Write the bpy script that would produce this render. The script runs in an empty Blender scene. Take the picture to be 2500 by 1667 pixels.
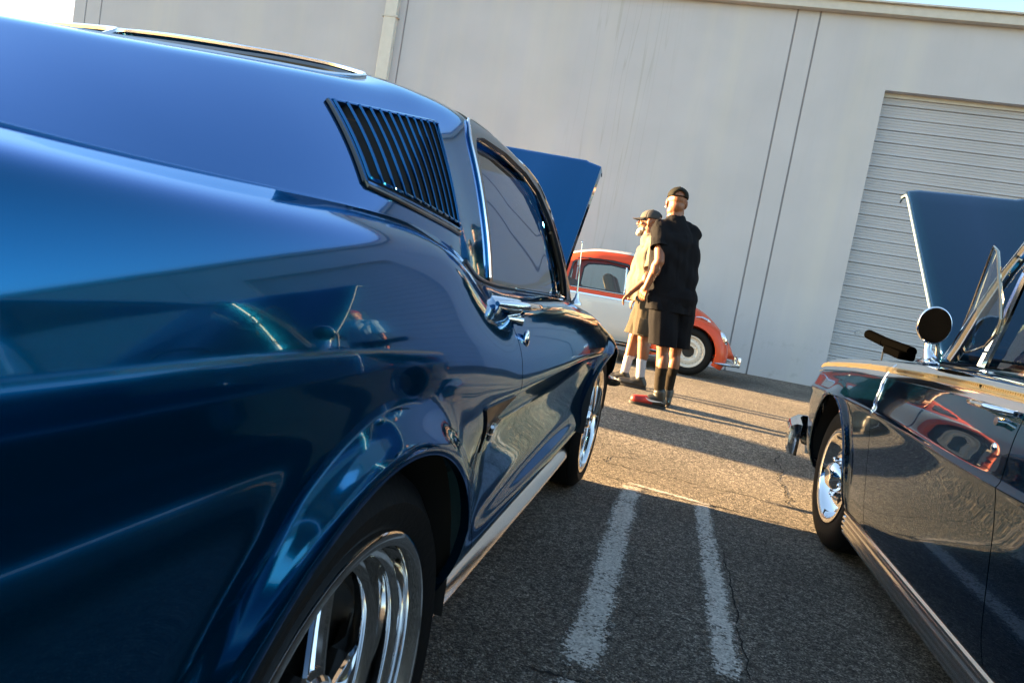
import bpy, bmesh, math, random
import numpy as np
from mathutils import Vector, Matrix
random.seed(4); np.random.seed(4)
S = bpy.context.scene
COL = S.collection
R = math.radians

# ---------------------------------------------------------------- camera
CAM_H = 0.95
cd = bpy.data.cameras.new('camera'); cam = bpy.data.objects.new('camera', cd); COL.objects.link(cam)
cd.sensor_width = 36.0; cd.lens = 24.0; cd.clip_start = 0.02; cd.clip_end = 3000
_th, _ph, _yp = R(10.1), R(4.8), R(13.0)
_ct, _st, _cp, _sp = math.cos(_th), math.sin(_th), math.cos(_ph), math.sin(_ph)
_M = Matrix(((_ct, -_st, 0), (_st, _ct, 0), (0, 0, 1))) @ Matrix(((1, 0, 0), (0, _cp, -_sp), (0, _sp, _cp)))
_c, _n = math.cos(_yp), math.sin(_yp)
_M = _M @ Matrix(((_c, _n, 0), (0, 0, -1), (-_n, _c, 0)))          # world -> lens axes (right, down, forward)
_W = _M.transposed()
cam.matrix_world = Matrix((( _W[0][0], -_W[0][1], -_W[0][2], 0), (_W[1][0], -_W[1][1], -_W[1][2], 0),
                           (_W[2][0], -_W[2][1], -_W[2][2], CAM_H), (0, 0, 0, 1)))
cd.dof.use_dof = True; cd.dof.focus_distance = 3.2; cd.dof.aperture_fstop = 16
S.camera = cam

# ---------------------------------------------------------------- sky, sun, exposure
SUN_EL, SUN_AZ = 7.0, 5.5            # elevation; the sun stands in -X, turned this far towards +Y
w = bpy.data.worlds.new('World'); S.world = w; w.use_nodes = True
nt = w.node_tree; nt.nodes.clear()
sky = nt.nodes.new('ShaderNodeTexSky'); sky.sky_type = 'NISHITA'; sky.sun_disc = False
sky.sun_elevation = R(SUN_EL); sky.sun_rotation = R(-90 + SUN_AZ)
sky.air_density = 1.0; sky.dust_density = 1.0; sky.ozone_density = 1.2
bg = nt.nodes.new('ShaderNodeBackground'); bg.inputs['Strength'].default_value = 0.05
out = nt.nodes.new('ShaderNodeOutputWorld')
nt.links.new(sky.outputs[0], bg.inputs[0]); nt.links.new(bg.outputs[0], out.inputs[0])
sd = bpy.data.lights.new('sun', 'SUN'); sun = bpy.data.objects.new('sun', sd); COL.objects.link(sun)
sd.energy = 4.2; sd.angle = R(0.5); sd.color = (1.0, 0.65, 0.31)
_e, _a = R(SUN_EL), R(SUN_AZ)
_to_sun = Vector((-math.cos(_e) * math.cos(_a), math.cos(_e) * math.sin(_a), math.sin(_e)))
sun.rotation_euler = _to_sun.to_track_quat('Z', 'Y').to_euler(); sun.location = (-20, 3, 12)
S.view_settings.view_transform = 'Standard'; S.view_settings.look = 'None'
S.view_settings.exposure = 4.05; S.view_settings.gamma = 1.0
S.view_settings.use_curve_mapping = False
S.cycles.max_bounces = 8; S.cycles.glossy_bounces = 5; S.cycles.transparent_max_bounces = 12
S.cycles.sample_clamp_indirect = 6.0; S.cycles.blur_glossy = 0.2
S.cycles.caustics_reflective = False; S.cycles.caustics_refractive = False

# ---------------------------------------------------------------- object helpers
def tag(o, label=None, cat=None, group=None, kind=None):
    for k, v in (('label', label), ('category', cat), ('group', group), ('kind', kind)):
        if v: o[k] = v
    return o
def thing(name, label, cat, loc=(0, 0, 0), rz=0, group=None):
    o = bpy.data.objects.new(name, None); COL.objects.link(o)
    o.empty_display_size = 0.1
    o.location = loc; o.rotation_euler = (0, 0, rz)
    return tag(o, label, cat, group)
def link_mesh(name, me, mat=None, parent=None):
    o = bpy.data.objects.new(name, me); COL.objects.link(o)
    if mat and not me.materials: me.materials.append(mat)
    if parent: o.parent = parent
    return o
def raw(name, V, F, mat, parent=None, smooth=True, normals=None, auto=None):
    me = bpy.data.meshes.new(name)
    me.from_pydata([tuple(map(float, v)) for v in V], [], [tuple(int(i) for i in f) for f in F])
    if smooth:
        me.polygons.foreach_set('use_smooth', [True] * len(me.polygons))
    me.update()
    if normals is not None:
        me.normals_split_custom_set_from_vertices([tuple(map(float, n)) for n in normals])
    elif auto is not None:
        me.set_sharp_from_angle(angle=R(auto))
    return link_mesh(name, me, mat, parent)

class B:
    """collects simple solids and links them as one mesh object"""
    def __init__(s): s.V = []; s.F = []
    def add(s, V, F):
        o = len(s.V); s.V += [tuple(map(float, v)) for v in V]; s.F += [tuple(i + o for i in f) for f in F]; return s
    def box(s, c, d, rot=None, bev=0.0):
        cx, cy, cz = c; hx, hy, hz = d[0] / 2, d[1] / 2, d[2] / 2
        if bev > 0:
            bm = bmesh.new(); bmesh.ops.create_cube(bm, size=1.0)
            for v in bm.verts: v.co = Vector((v.co.x * d[0], v.co.y * d[1], v.co.z * d[2]))
            bmesh.ops.bevel(bm, geom=bm.edges[:], offset=bev, segments=2, affect='EDGES', profile=0.5)
            V = [v.co.copy() for v in bm.verts]; bm.verts.index_update(); F = [[v.index for v in f.verts] for f in bm.faces]; bm.free()
        else:
            V = [Vector((x, y, z)) for x in (-hx, hx) for y in (-hy, hy) for z in (-hz, hz)]
            F = [(0, 1, 3, 2), (4, 6, 7, 5), (0, 4, 5, 1), (2, 3, 7, 6), (0, 2, 6, 4), (1, 5, 7, 3)]
        if rot is not None: V = [rot @ v for v in V]
        return s.add([(v.x + cx, v.y + cy, v.z + cz) for v in V], F)
    def tube(s, pts, rad, n=8, cap=True, flat=1.0):
        pts = [Vector(p) for p in pts]; m = len(pts)
        rads = rad if hasattr(rad, '__len__') else [rad] * m
        V = []; up = Vector((0, 0, 1)); prev = None
        for i, p in enumerate(pts):
            t = (pts[min(i + 1, m - 1)] - pts[max(i - 1, 0)]).normalized()
            if prev is None:
                a = t.cross(up)
                if a.length < 1e-3: a = t.cross(Vector((1, 0, 0)))
            else: a = prev - t * prev.dot(t)
            a.normalize(); prev = a; b = t.cross(a)
            for k in range(n):
                th = 2 * math.pi * k / n
                V.append(p + (a * math.cos(th) + b * math.sin(th) * flat) * rads[i])
        F = [(i * n + k, i * n + (k + 1) % n, (i + 1) * n + (k + 1) % n, (i + 1) * n + k) for i in range(m - 1) for k in range(n)]
        if cap: F += [tuple(range(n - 1, -1, -1)), tuple((m - 1) * n + k for k in range(n))]
        return s.add(V, F)
    def lathe(s, prof, n=48, axis='x', c=(0, 0, 0), cap=False):
        V = []
        for a, r in prof:
            for k in range(n):
                th = 2 * math.pi * k / n; q, t = r * math.cos(th), r * math.sin(th)
                p = (a, q, t) if axis == 'x' else ((q, a, t) if axis == 'y' else (q, t, a))
                V.append((p[0] + c[0], p[1] + c[1], p[2] + c[2]))
        m = len(prof)
        F = [(i * n + k, (i + 1) * n + k, (i + 1) * n + (k + 1) % n, i * n + (k + 1) % n) for i in range(m - 1) for k in range(n)]
        if cap: F += [tuple(range(n)), tuple((m - 1) * n + k for k in range(n - 1, -1, -1))]
        return s.add(V, F)
    def sphere(s, c, r, nu=16, nv=10):
        r = r if hasattr(r, '__len__') else (r, r, r)
        V = [(c[0], c[1], c[2] + r[2])]
        for j in range(1, nv):
            ph = math.pi * j / nv
            for i in range(nu):
                th = 2 * math.pi * i / nu
                V.append((c[0] + r[0] * math.sin(ph) * math.cos(th), c[1] + r[1] * math.sin(ph) * math.sin(th), c[2] + r[2] * math.cos(ph)))
        V.append((c[0], c[1], c[2] - r[2])); e = len(V) - 1
        F = [(0, 1 + i, 1 + (i + 1) % nu) for i in range(nu)]
        for j in range(nv - 2):
            F += [(1 + j * nu + i, 1 + (j + 1) * nu + i, 1 + (j + 1) * nu + (i + 1) % nu, 1 + j * nu + (i + 1) % nu) for i in range(nu)]
        F += [(e, 1 + (nv - 2) * nu + (i + 1) % nu, 1 + (nv - 2) * nu + i) for i in range(nu)]
        return s.add(V, F)
    def prism(s, poly, ext, org=(0, 0, 0), u=(1, 0, 0), v=(0, 0, 1), n=(0, 1, 0)):
        """extrude polygon (in u,v) by ext along n"""
        o, u, v, n = Vector(org), Vector(u), Vector(v), Vector(n); m = len(poly)
        V = [o + u * a + v * b for a, b in poly] + [o + u * a + v * b + n * ext for a, b in poly]
        F = [tuple(range(m - 1, -1, -1)), tuple(range(m, 2 * m))] + [(i, (i + 1) % m, m + (i + 1) % m, m + i) for i in range(m)]
        return s.add(V, F)
    def ribbon(s, pts, w, up=(0, 0, 1)):
        pts = [Vector(p) for p in pts]; up = Vector(up); V = []; m = len(pts)
        ws = w if hasattr(w, '__len__') else [w] * m
        for i, p in enumerate(pts):
            t = (pts[min(i + 1, m - 1)] - pts[max(i - 1, 0)]).normalized(); a = t.cross(up).normalized()
            V += [p - a * ws[i] / 2, p + a * ws[i] / 2]
        return s.add(V, [(2 * i, 2 * i + 1, 2 * i + 3, 2 * i + 2) for i in range(m - 1)])
    def obj(s, name, mat, parent=None, smooth=True, auto=40):
        return raw(name, s.V, s.F, mat, parent, smooth, auto=auto if smooth else None)

# ---------------------------------------------------------------- materials
def new_mat(name):
    m = bpy.data.materials.new(name); m.use_nodes = True
    t = m.node_tree; p = t.nodes['Principled BSDF']; return m, t, p
def pbr(name, col, rough=0.5, metal=0.0, coat=0.0, coat_rough=0.02, spec=None, var=0.0, vscale=8.0, bump=0.0, bscale=60.0, emit=None):
    m, t, p = new_mat(name); c = (*col, 1.0)
    p.inputs['Base Color'].default_value = c; p.inputs['Roughness'].default_value = rough; p.inputs['Metallic'].default_value = metal
    p.inputs['Coat Weight'].default_value = coat; p.inputs['Coat Roughness'].default_value = coat_rough
    if spec is not None: p.inputs['Specular IOR Level'].default_value = spec
    tc = t.nodes.new('ShaderNodeTexCoord')
    if var:
        n = t.nodes.new('ShaderNodeTexNoise'); n.inputs['Scale'].default_value = vscale; n.inputs['Detail'].default_value = 6
        t.links.new(tc.outputs['Object'], n.inputs['Vector'])
        r = t.nodes.new('ShaderNodeMapRange'); r.inputs['To Min'].default_value = 1 - var; r.inputs['To Max'].default_value = 1 + var
        r.inputs['From Min'].default_value = 0.3; r.inputs['From Max'].default_value = 0.7
        t.links.new(n.outputs['Fac'], r.inputs['Value'])
        mx = t.nodes.new('ShaderNodeMix'); mx.data_type = 'RGBA'; mx.blend_type = 'MULTIPLY'; mx.inputs['Factor'].default_value = 1
        mx.inputs[6].default_value = c; t.links.new(r.outputs['Result'], mx.inputs[7]); t.links.new(mx.outputs[2], p.inputs['Base Color'])
    if bump:
        n = t.nodes.new('ShaderNodeTexNoise'); n.inputs['Scale'].default_value = bscale; n.inputs['Detail'].default_value = 5
        t.links.new(tc.outputs['Object'], n.inputs['Vector'])
        b = t.nodes.new('ShaderNodeBump'); b.inputs['Strength'].default_value = bump; b.inputs['Distance'].default_value = 0.01
        t.links.new(n.outputs['Fac'], b.inputs['Height']); t.links.new(b.outputs['Normal'], p.inputs['Normal'])
    return m
def glass_mat(name, tint, ior=1.5):
    m, t, p = new_mat(name); t.nodes.remove(p); o = t.nodes['Material Output']
    tr = t.nodes.new('ShaderNodeBsdfTransparent'); tr.inputs[0].default_value = (*tint, 1)
    gl = t.nodes.new('ShaderNodeBsdfGlossy'); gl.inputs['Roughness'].default_value = 0.0; gl.inputs[0].default_value = (1, 1, 1, 1)
    fr = t.nodes.new('ShaderNodeFresnel'); fr.inputs[0].default_value = ior
    gm = t.nodes.new('ShaderNodeNewGeometry'); mr = t.nodes.new('ShaderNodeMapRange')      # thin pane: same reflection from either side
    mr.inputs['To Min'].default_value = ior; mr.inputs['To Max'].default_value = 1 / ior
    t.links.new(gm.outputs['Backfacing'], mr.inputs[0]); t.links.new(mr.outputs[0], fr.inputs[0])
    mx = t.nodes.new('ShaderNodeMixShader')
    t.links.new(fr.outputs[0], mx.inputs[0]); t.links.new(tr.outputs[0], mx.inputs[1]); t.links.new(gl.outputs[0], mx.inputs[2])
    t.links.new(mx.outputs[0], o.inputs[0]); return m
def paint(name, col, metal=1.0, rough=0.10, tint=None, coat_ior=1.45, coat=1.0):
    """lacquered paint: a tinted, slightly soft metallic base under a mirror-clear coat"""
    m, t, p = new_mat(name)
    p.inputs['Metallic'].default_value = metal; p.inputs['Roughness'].default_value = rough
    p.inputs['Base Color'].default_value = (*col, 1)
    if tint: p.inputs['Specular Tint'].default_value = (*tint, 1)
    p.inputs['Coat Weight'].default_value = coat; p.inputs['Coat Roughness'].default_value = 0.006; p.inputs['Coat IOR'].default_value = coat_ior
    tc = t.nodes.new('ShaderNodeTexCoord')
    n = t.nodes.new('ShaderNodeTexNoise'); n.inputs['Scale'].default_value = 7; n.inputs['Detail'].default_value = 1
    t.links.new(tc.outputs['Object'], n.inputs['Vector'])
    b = t.nodes.new('ShaderNodeBump'); b.inputs['Strength'].default_value = 0.02; b.inputs['Distance'].default_value = 0.01
    t.links.new(n.outputs['Fac'], b.inputs['Height']); t.links.new(b.outputs['Normal'], p.inputs['Coat Normal'])
    return m
CHROME = pbr('chrome', (0.86, 0.86, 0.87), 0.06, 1.0)
CHROME_SOFT = pbr('polished_aluminium', (0.72, 0.71, 0.70), 0.14, 1.0)
RUBBER = pbr('tyre_rubber', (0.006, 0.006, 0.006), 0.7, spec=.2, bump=0.15, bscale=90)
VENTG = glass_mat('vent_glass', (0.80, 0.86, 0.84), 1.12)
BLACK = pbr('black_trim', (0.006, 0.006, 0.006), 0.4)
SEAL = pbr('rubber_seal', (0.010, 0.010, 0.010), 0.35, coat=0.3, coat_rough=0.2)
DARK = pbr('underbody_black', (0.010, 0.010, 0.010), 0.8)
GLASS = glass_mat('window_glass', (0.72, 0.76, 0.76))
CLEAR = glass_mat('clear_glass', (0.72, 0.78, 0.76))
LENS = pbr('lamp_lens', (0.75, 0.77, 0.78), 0.08, 0.0, coat=1.0)
AMBER = pbr('amber_lens', (0.75, 0.22, 0.02), 0.12, coat=1.0)
RED_LENS = pbr('red_lens', (0.5, 0.02, 0.02), 0.12, coat=1.0)

# ---------------------------------------------------------------- smooth panels cut from one master surface
def pchip(xs, ys, x):
    xs = np.asarray(xs, float); ys = np.asarray(ys, float); x = np.clip(np.asarray(x, float), xs[0], xs[-1])
    h = np.diff(xs); d = np.diff(ys) / h; m = np.zeros_like(ys)
    if len(xs) == 2: m[:] = d[0]
    else:
        for i in range(1, len(xs) - 1):
            if d[i - 1] * d[i] > 0:
                w1, w2 = 2 * h[i] + h[i - 1], h[i] + 2 * h[i - 1]; m[i] = (w1 + w2) / (w1 / d[i - 1] + w2 / d[i])
        m[0] = d[0]; m[-1] = d[-1]
    i = np.clip(np.searchsorted(xs, x, side='right') - 1, 0, len(xs) - 2); t = (x - xs[i]) / h[i]
    return ((1 + 2 * t) * (1 - t) ** 2 * ys[i] + t * (1 - t) ** 2 * h[i] * m[i] + t * t * (3 - 2 * t) * ys[i + 1] + t * t * (t - 1) * h[i] * m[i + 1])
def smooth_axis(P, axis, it):
    for _ in range(it):
        Q = P.copy(); sl = [slice(None)] * 3; a = sl[:]; b = sl[:]; c = sl[:]
        a[axis] = slice(0, -2); b[axis] = slice(1, -1); c[axis] = slice(2, None)
        Q[tuple(b)] = 0.25 * P[tuple(a)] + 0.5 * P[tuple(b)] + 0.25 * P[tuple(c)]; P = Q
    return P
def loft(curves, ys, per=8, sm_u=0, sm_v=0):
    """curves: list of knot lists (y, a, z). returns grid [ny, nv, 3] of (a, y, z)"""
    A = np.array([pchip([k[0] for k in c], [k[1] for k in c], ys) for c in curves]).T
    Z = np.array([pchip([k[0] for k in c], [k[2] for k in c], ys) for c in curves]).T
    n = len(curves); tv = np.linspace(0, n - 1, (n - 1) * per + 1); ti = np.arange(n)
    P = np.zeros((len(ys), len(tv), 3))
    for j in range(len(ys)):
        P[j, :, 0] = pchip(ti, A[j], tv); P[j, :, 2] = pchip(ti, Z[j], tv)
    P[:, :, 1] = np.asarray(ys)[:, None]
    if sm_u: P = smooth_axis(P, 0, sm_u)
    if sm_v: P = smooth_axis(P, 1, sm_v)
    return P
def grid_normals(P, outward):
    du = np.gradient(P, axis=0); dv = np.gradient(P, axis=1)
    N = np.cross(du, dv); N /= np.linalg.norm(N, axis=2, keepdims=True) + 1e-12
    return N * outward
def seg_sdf(P2, poly):
    """signed distance to a closed polygon, positive inside"""
    poly = np.asarray(poly, float); x = P2[..., 0]; y = P2[..., 1]; d = np.full(x.shape, 1e9); ins = np.zeros(x.shape, bool)
    for i in range(len(poly)):
        a = poly[i]; b = poly[(i + 1) % len(poly)]; e = b - a
        t = np.clip(((x - a[0]) * e[0] + (y - a[1]) * e[1]) / (e @ e + 1e-12), 0, 1)
        d = np.minimum(d, np.hypot(x - a[0] - t * e[0], y - a[1] - t * e[1]))
        c = (a[1] > y) != (b[1] > y)
        with np.errstate(divide='ignore', invalid='ignore'):
            xi = a[0] + (y - a[1]) / (b[1] - a[1] + 1e-15) * e[0]
        ins ^= c & (x < xi)
    return np.where(ins, d, -d)
def clip_grid(P, N, f, flip=False):
    nu, nv = f.shape; idx = np.arange(nu * nv).reshape(nu, nv); Pf = P.reshape(-1, 3); Nf = N.reshape(-1, 3); ff = f.reshape(-1)
    V = []; NN = []; vm = {}; F = []
    def vert(i):
        if i not in vm: vm[i] = len(V); V.append(Pf[i]); NN.append(Nf[i])
        return vm[i]
    def cut(i, j):
        k = (min(i, j), max(i, j), 'e')
        if k not in vm:
            t = ff[i] / (ff[i] - ff[j]); vm[k] = len(V); V.append(Pf[i] + t * (Pf[j] - Pf[i])); n = Nf[i] + t * (Nf[j] - Nf[i]); NN.append(n / (np.linalg.norm(n) + 1e-12))
        return vm[k]
    q = np.stack([idx[:-1, :-1], idx[1:, :-1], idx[1:, 1:], idx[:-1, 1:]], -1).reshape(-1, 4)
    s = (ff[q] > 0).sum(1)
    for c in q[s > 0]:
        poly = []
        for a in range(4):
            i, j = c[a], c[(a + 1) % 4]
            if ff[i] > 0:
                poly.append(vert(i))
            if (ff[i] > 0) != (ff[j] > 0): poly.append(cut(i, j))
        if len(poly) >= 3: F.append(tuple(poly[::-1] if flip else poly))
    return V, NN, F
def panel(name, P, N, f, mat, parent, depth=0.015, flip=None, mirror_x=None, push=0.0):
    """one body panel: the part of the surface where f > 0, with a return flange all round"""
    if push: P = P + N * push
    du = P[1, 0] - P[0, 0]; dv = P[0, 1] - P[0, 0]
    if flip is None:
        m = tuple(np.array(f.shape) // 2); a = P[m[0] + 1, m[1]] - P[m]; b = P[m[0], m[1] + 1] - P[m]; flip = float(np.cross(a, b) @ N[m]) < 0
    V, NN, F = clip_grid(P, N, f, flip)
    if not F: return None
    NN = list(NN); V = list(V)
    if depth:
        cnt = {}
        for fc in F:
            for a, b in zip(fc, fc[1:] + fc[:1]):
                k = (min(a, b), max(a, b)); cnt[k] = (cnt.get(k, (0,))[0] + 1, a, b)
        mp = {}
        for k, (c, a, b) in list(cnt.items()):
            if c == 1:
                for i in (a, b):
                    if i not in mp:
                        mp[i] = (len(V), len(V) + 1); V += [V[i], V[i] - np.asarray(NN[i]) * depth]; NN += [np.zeros(3), np.zeros(3)]
                F.append((mp[b][0], mp[a][0], mp[a][1], mp[b][1]))
    V = np.array(V); NN = np.array(NN)
    if mirror_x is not None:
        V[:, 0] = 2 * mirror_x - V[:, 0]; NN[:, 0] *= -1; F = [fc[::-1] for fc in F]
    return raw(name, V, F, mat, parent, True, NN)
def join_grids(a, b):
    return np.concatenate([a, b[:, 1:]], axis=1)
def offset_curve(P, N, f, name, mat, parent, rad=0.004, lift=0.0, mirror_x=None, ok=None, n=6, flat=1.0):
    """a bead (trim strip) along the zero line of f on the surface"""
    V, NN, F = clip_grid(P, N, f)
    cnt = {}
    for fc in F:
        for a, b in zip(fc, fc[1:] + fc[:1]):
            k = (min(a, b), max(a, b)); cnt[k] = cnt.get(k, 0) + 1
    nb = {}
    for (a, b), c in cnt.items():
        if c == 1: nb.setdefault(a, []).append(b); nb.setdefault(b, []).append(a)
    if ok is not None: nb = {k: v for k, v in nb.items() if ok(V[k])}
    seen = set(); bld = B()
    ends = [k for k in nb if sum(q in nb for q in nb[k]) == 1] + list(nb)
    for s0 in ends:
        if s0 in seen: continue
        path = [s0]; seen.add(s0); cur = s0
        while True:
            nx = [q for q in nb[cur] if q in nb and q not in seen]
            if not nx: break
            cur = nx[0]; seen.add(cur); path.append(cur)
        if len(path) < 4: continue
        closed = s0 in nb[path[-1]] and len(path) > 6
        pts = np.array([V[i] + np.asarray(NN[i]) * lift for i in path])
        if closed: pts = np.concatenate([pts, pts[:1]])
        for _ in range(3):
            q = pts.copy(); q[1:-1] = .25 * pts[:-2] + .5 * pts[1:-1] + .25 * pts[2:]; pts = q
        if mirror_x is not None: pts[:, 0] = 2 * mirror_x - pts[:, 0]
        keep = [0]
        for i in range(1, len(pts)):
            if np.linalg.norm(pts[i] - pts[keep[-1]]) > 0.008 or i == len(pts) - 1: keep.append(i)
        bld.tube(pts[keep], rad, n=n, cap=not closed, flat=flat)
    return bld.obj(name, mat, parent)
# ================================================================ ground
def gz(y):
    t = min(1.0, max(0.0, (y - 4.2) / 1.6)); return 0.14 * t * t * (3 - 2 * t)
def asphalt_mat():
    m, t, p = new_mat('asphalt'); L = t.links.new; N = t.nodes.new
    tc = N('ShaderNodeTexCoord')
    v = N('ShaderNodeTexVoronoi'); v.inputs['Scale'].default_value = 195; v.inputs['Randomness'].default_value = 1; L(tc.outputs['Object'], v.inputs['Vector'])
    v2 = N('ShaderNodeTexVoronoi'); v2.inputs['Scale'].default_value = 62; L(tc.outputs['Object'], v2.inputs['Vector'])
    n = N('ShaderNodeTexNoise'); n.inputs['Scale'].default_value = 1.3; n.inputs['Detail'].default_value = 8; L(tc.outputs['Object'], n.inputs['Vector'])
    n2 = N('ShaderNodeTexNoise'); n2.inputs['Scale'].default_value = 34; n2.inputs['Detail'].default_value = 5; L(tc.outputs['Object'], n2.inputs['Vector'])
    sep = N('ShaderNodeSeparateColor'); L(v.outputs['Color'], sep.inputs[0])
    cr = N('ShaderNodeValToRGB'); e = cr.color_ramp.elements
    e[0].position = 0.0; e[0].color = (0.060, 0.053, 0.045, 1); e[1].position = 1.0; e[1].color = (0.56, 0.50, 0.42, 1)
    for pos, col in ((0.35, (0.116, 0.103, 0.088, 1)), (0.62, (0.205, 0.182, 0.153, 1)), (0.85, (0.31, 0.275, 0.23, 1))):
        k = cr.color_ramp.elements.new(pos); k.color = col
    L(sep.outputs[0], cr.inputs[0])
    mp = N('ShaderNodeMapRange'); mp.inputs['From Min'].default_value = 0.3; mp.inputs['From Max'].default_value = 0.7; mp.inputs['To Min'].default_value = 0.72; mp.inputs['To Max'].default_value = 1.25; L(n.outputs['Fac'], mp.inputs[0])
    mp2 = N('ShaderNodeMapRange'); mp2.inputs['From Min'].default_value = 0.35; mp2.inputs['From Max'].default_value = 0.6; mp2.inputs['To Min'].default_value = 0.6; mp2.inputs['To Max'].default_value = 1.2; L(n2.outputs['Fac'], mp2.inputs[0])
    mm = N('ShaderNodeMath'); mm.operation = 'MULTIPLY'; L(mp.outputs[0], mm.inputs[0]); L(mp2.outputs[0], mm.inputs[1])
    mx = N('ShaderNodeMix'); mx.data_type = 'RGBA'; mx.blend_type = 'MULTIPLY'; mx.inputs['Factor'].default_value = 1; L(cr.outputs[0], mx.inputs[6]); L(mm.outputs[0], mx.inputs[7])
    ns = N('ShaderNodeTexNoise'); ns.inputs['Scale'].default_value = 0.55; ns.inputs['Detail'].default_value = 4; ns.inputs['Distortion'].default_value = 0.6; L(tc.outputs['Object'], ns.inputs['Vector'])
    rs = N('ShaderNodeMapRange'); rs.inputs['From Min'].default_value = 0.56; rs.inputs['From Max'].default_value = 0.72; rs.inputs['To Min'].default_value = 1.0; rs.inputs['To Max'].default_value = 0.55; L(ns.outputs['Fac'], rs.inputs[0])
    mxs = N('ShaderNodeMix'); mxs.data_type = 'RGBA'; mxs.blend_type = 'MULTIPLY'; mxs.inputs['Factor'].default_value = 1; L(mx.outputs[2], mxs.inputs[6]); L(rs.outputs[0], mxs.inputs[7])
    L(mxs.outputs[2], p.inputs['Base Color']); p.inputs['Roughness'].default_value = 0.78; p.inputs['Specular IOR Level'].default_value = 0.35
    # stones stand proud of the binder
    h1 = N('ShaderNodeMath'); h1.operation = 'MULTIPLY'; h1.inputs[1].default_value = -1.0; L(v.outputs['Distance'], h1.inputs[0])
    h2 = N('ShaderNodeMath'); h2.operation = 'MULTIPLY_ADD'; h2.inputs[1].default_value = -0.7; L(v2.outputs['Distance'], h2.inputs[0]); L(h1.outputs[0], h2.inputs[2])
    h3 = N('ShaderNodeMath'); h3.operation = 'MULTIPLY_ADD'; h3.inputs[1].default_value = 0.9; L(sep.outputs[1], h3.inputs[0]); L(h2.outputs[0], h3.inputs[2])
    b = N('ShaderNodeBump'); b.inputs['Strength'].default_value = 1.0; b.inputs['Distance'].default_value = 0.0095; L(h3.outputs[0], b.inputs['Height']); L(b.outputs['Normal'], p.inputs['Normal'])
    return m
ASPHALT = asphalt_mat()
ygr = [-400, -120, -40, -12, -4, 0, 2, 3.4] + [4.2 + 0.1 * i for i in range(17)] + [7, 9, 12, 16, 30, 90, 300, 900]
xgr = [-900, -300, -90, -40, -20, -10, -6, -3, -1.5, 0, 1.5, 3, 6, 10, 20, 40, 90, 300, 900]
Vg = [(x, y, gz(y)) for y in ygr for x in xgr]; nx_ = len(xgr)
Fg = [(j * nx_ + i, j * nx_ + i + 1, (j + 1) * nx_ + i + 1, (j + 1) * nx_ + i) for j in range(len(ygr) - 1) for i in range(nx_ - 1)]
tag(raw('asphalt_ground', Vg, Fg, ASPHALT), kind='structure')

def paint_mark_mat():
    m, t, p = new_mat('worn_road_paint'); L = t.links.new; N = t.nodes.new
    tc = N('ShaderNodeTexCoord'); o = t.nodes['Material Output']
    p.inputs['Base Color'].default_value = (0.55, 0.55, 0.56, 1); p.inputs['Roughness'].default_value = 0.7
    v = N('ShaderNodeTexVoronoi'); v.inputs['Scale'].default_value = 150; L(tc.outputs['Object'], v.inputs['Vector'])
    sp = N('ShaderNodeSeparateColor'); L(v.outputs['Color'], sp.inputs[0])
    n = N('ShaderNodeTexNoise'); n.inputs['Scale'].default_value = 45; n.inputs['Detail'].default_value = 6; n.inputs['Roughness'].default_value = 0.7; L(tc.outputs['Object'], n.inputs['Vector'])
    n3 = N('ShaderNodeTexNoise'); n3.inputs['Scale'].default_value = 5; n3.inputs['Detail'].default_value = 3; L(tc.outputs['Object'], n3.inputs['Vector'])
    at = N('ShaderNodeAttribute'); at.attribute_name = 'edge'
    # cover = edge falloff + noise
    a = N('ShaderNodeMath'); a.operation = 'MULTIPLY_ADD'; a.inputs[1].default_value = 1.1; L(n.outputs['Fac'], a.inputs[0])
    L(at.outputs['Fac'], a.inputs[2])
    a2 = N('ShaderNodeMath'); a2.operation = 'MULTIPLY_ADD'; a2.inputs[1].default_value = 0.32; L(sp.outputs[0], a2.inputs[0]); L(a.outputs[0], a2.inputs[2])
    a3 = N('ShaderNodeMath'); a3.operation = 'MULTIPLY_ADD'; a3.inputs[1].default_value = 0.55; L(n3.outputs['Fac'], a3.inputs[0]); L(a2.outputs[0], a3.inputs[2])
    mr = N('ShaderNodeMapRange'); mr.inputs['From Min'].default_value = 1.12; mr.inputs['From Max'].default_value = 1.34; L(a3.outputs[0], mr.inputs[0])
    tr = N('ShaderNodeBsdfTransparent'); mx = N('ShaderNodeMixShader'); L(mr.outputs[0], mx.inputs[0]); L(tr.outputs[0], mx.inputs[1]); L(p.outputs[0], mx.inputs[2]); L(mx.outputs[0], o.inputs[0])
    mc = N('ShaderNodeMix'); mc.data_type = 'RGBA'; mc.inputs[6].default_value = (0.38, 0.345, 0.30, 1); mc.inputs[7].default_value = (0.72, 0.655, 0.58, 1); L(sp.outputs[1], mc.inputs['Factor']); L(mc.outputs[2], p.inputs['Base Color'])
    b = N('ShaderNodeBump'); b.inputs['Strength'].default_value = 0.7; b.inputs['Distance'].default_value = 0.004; L(sp.outputs[2], b.inputs['Height']); L(b.outputs['Normal'], p.inputs['Normal'])
    return m
MARK = paint_mark_mat()
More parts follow.
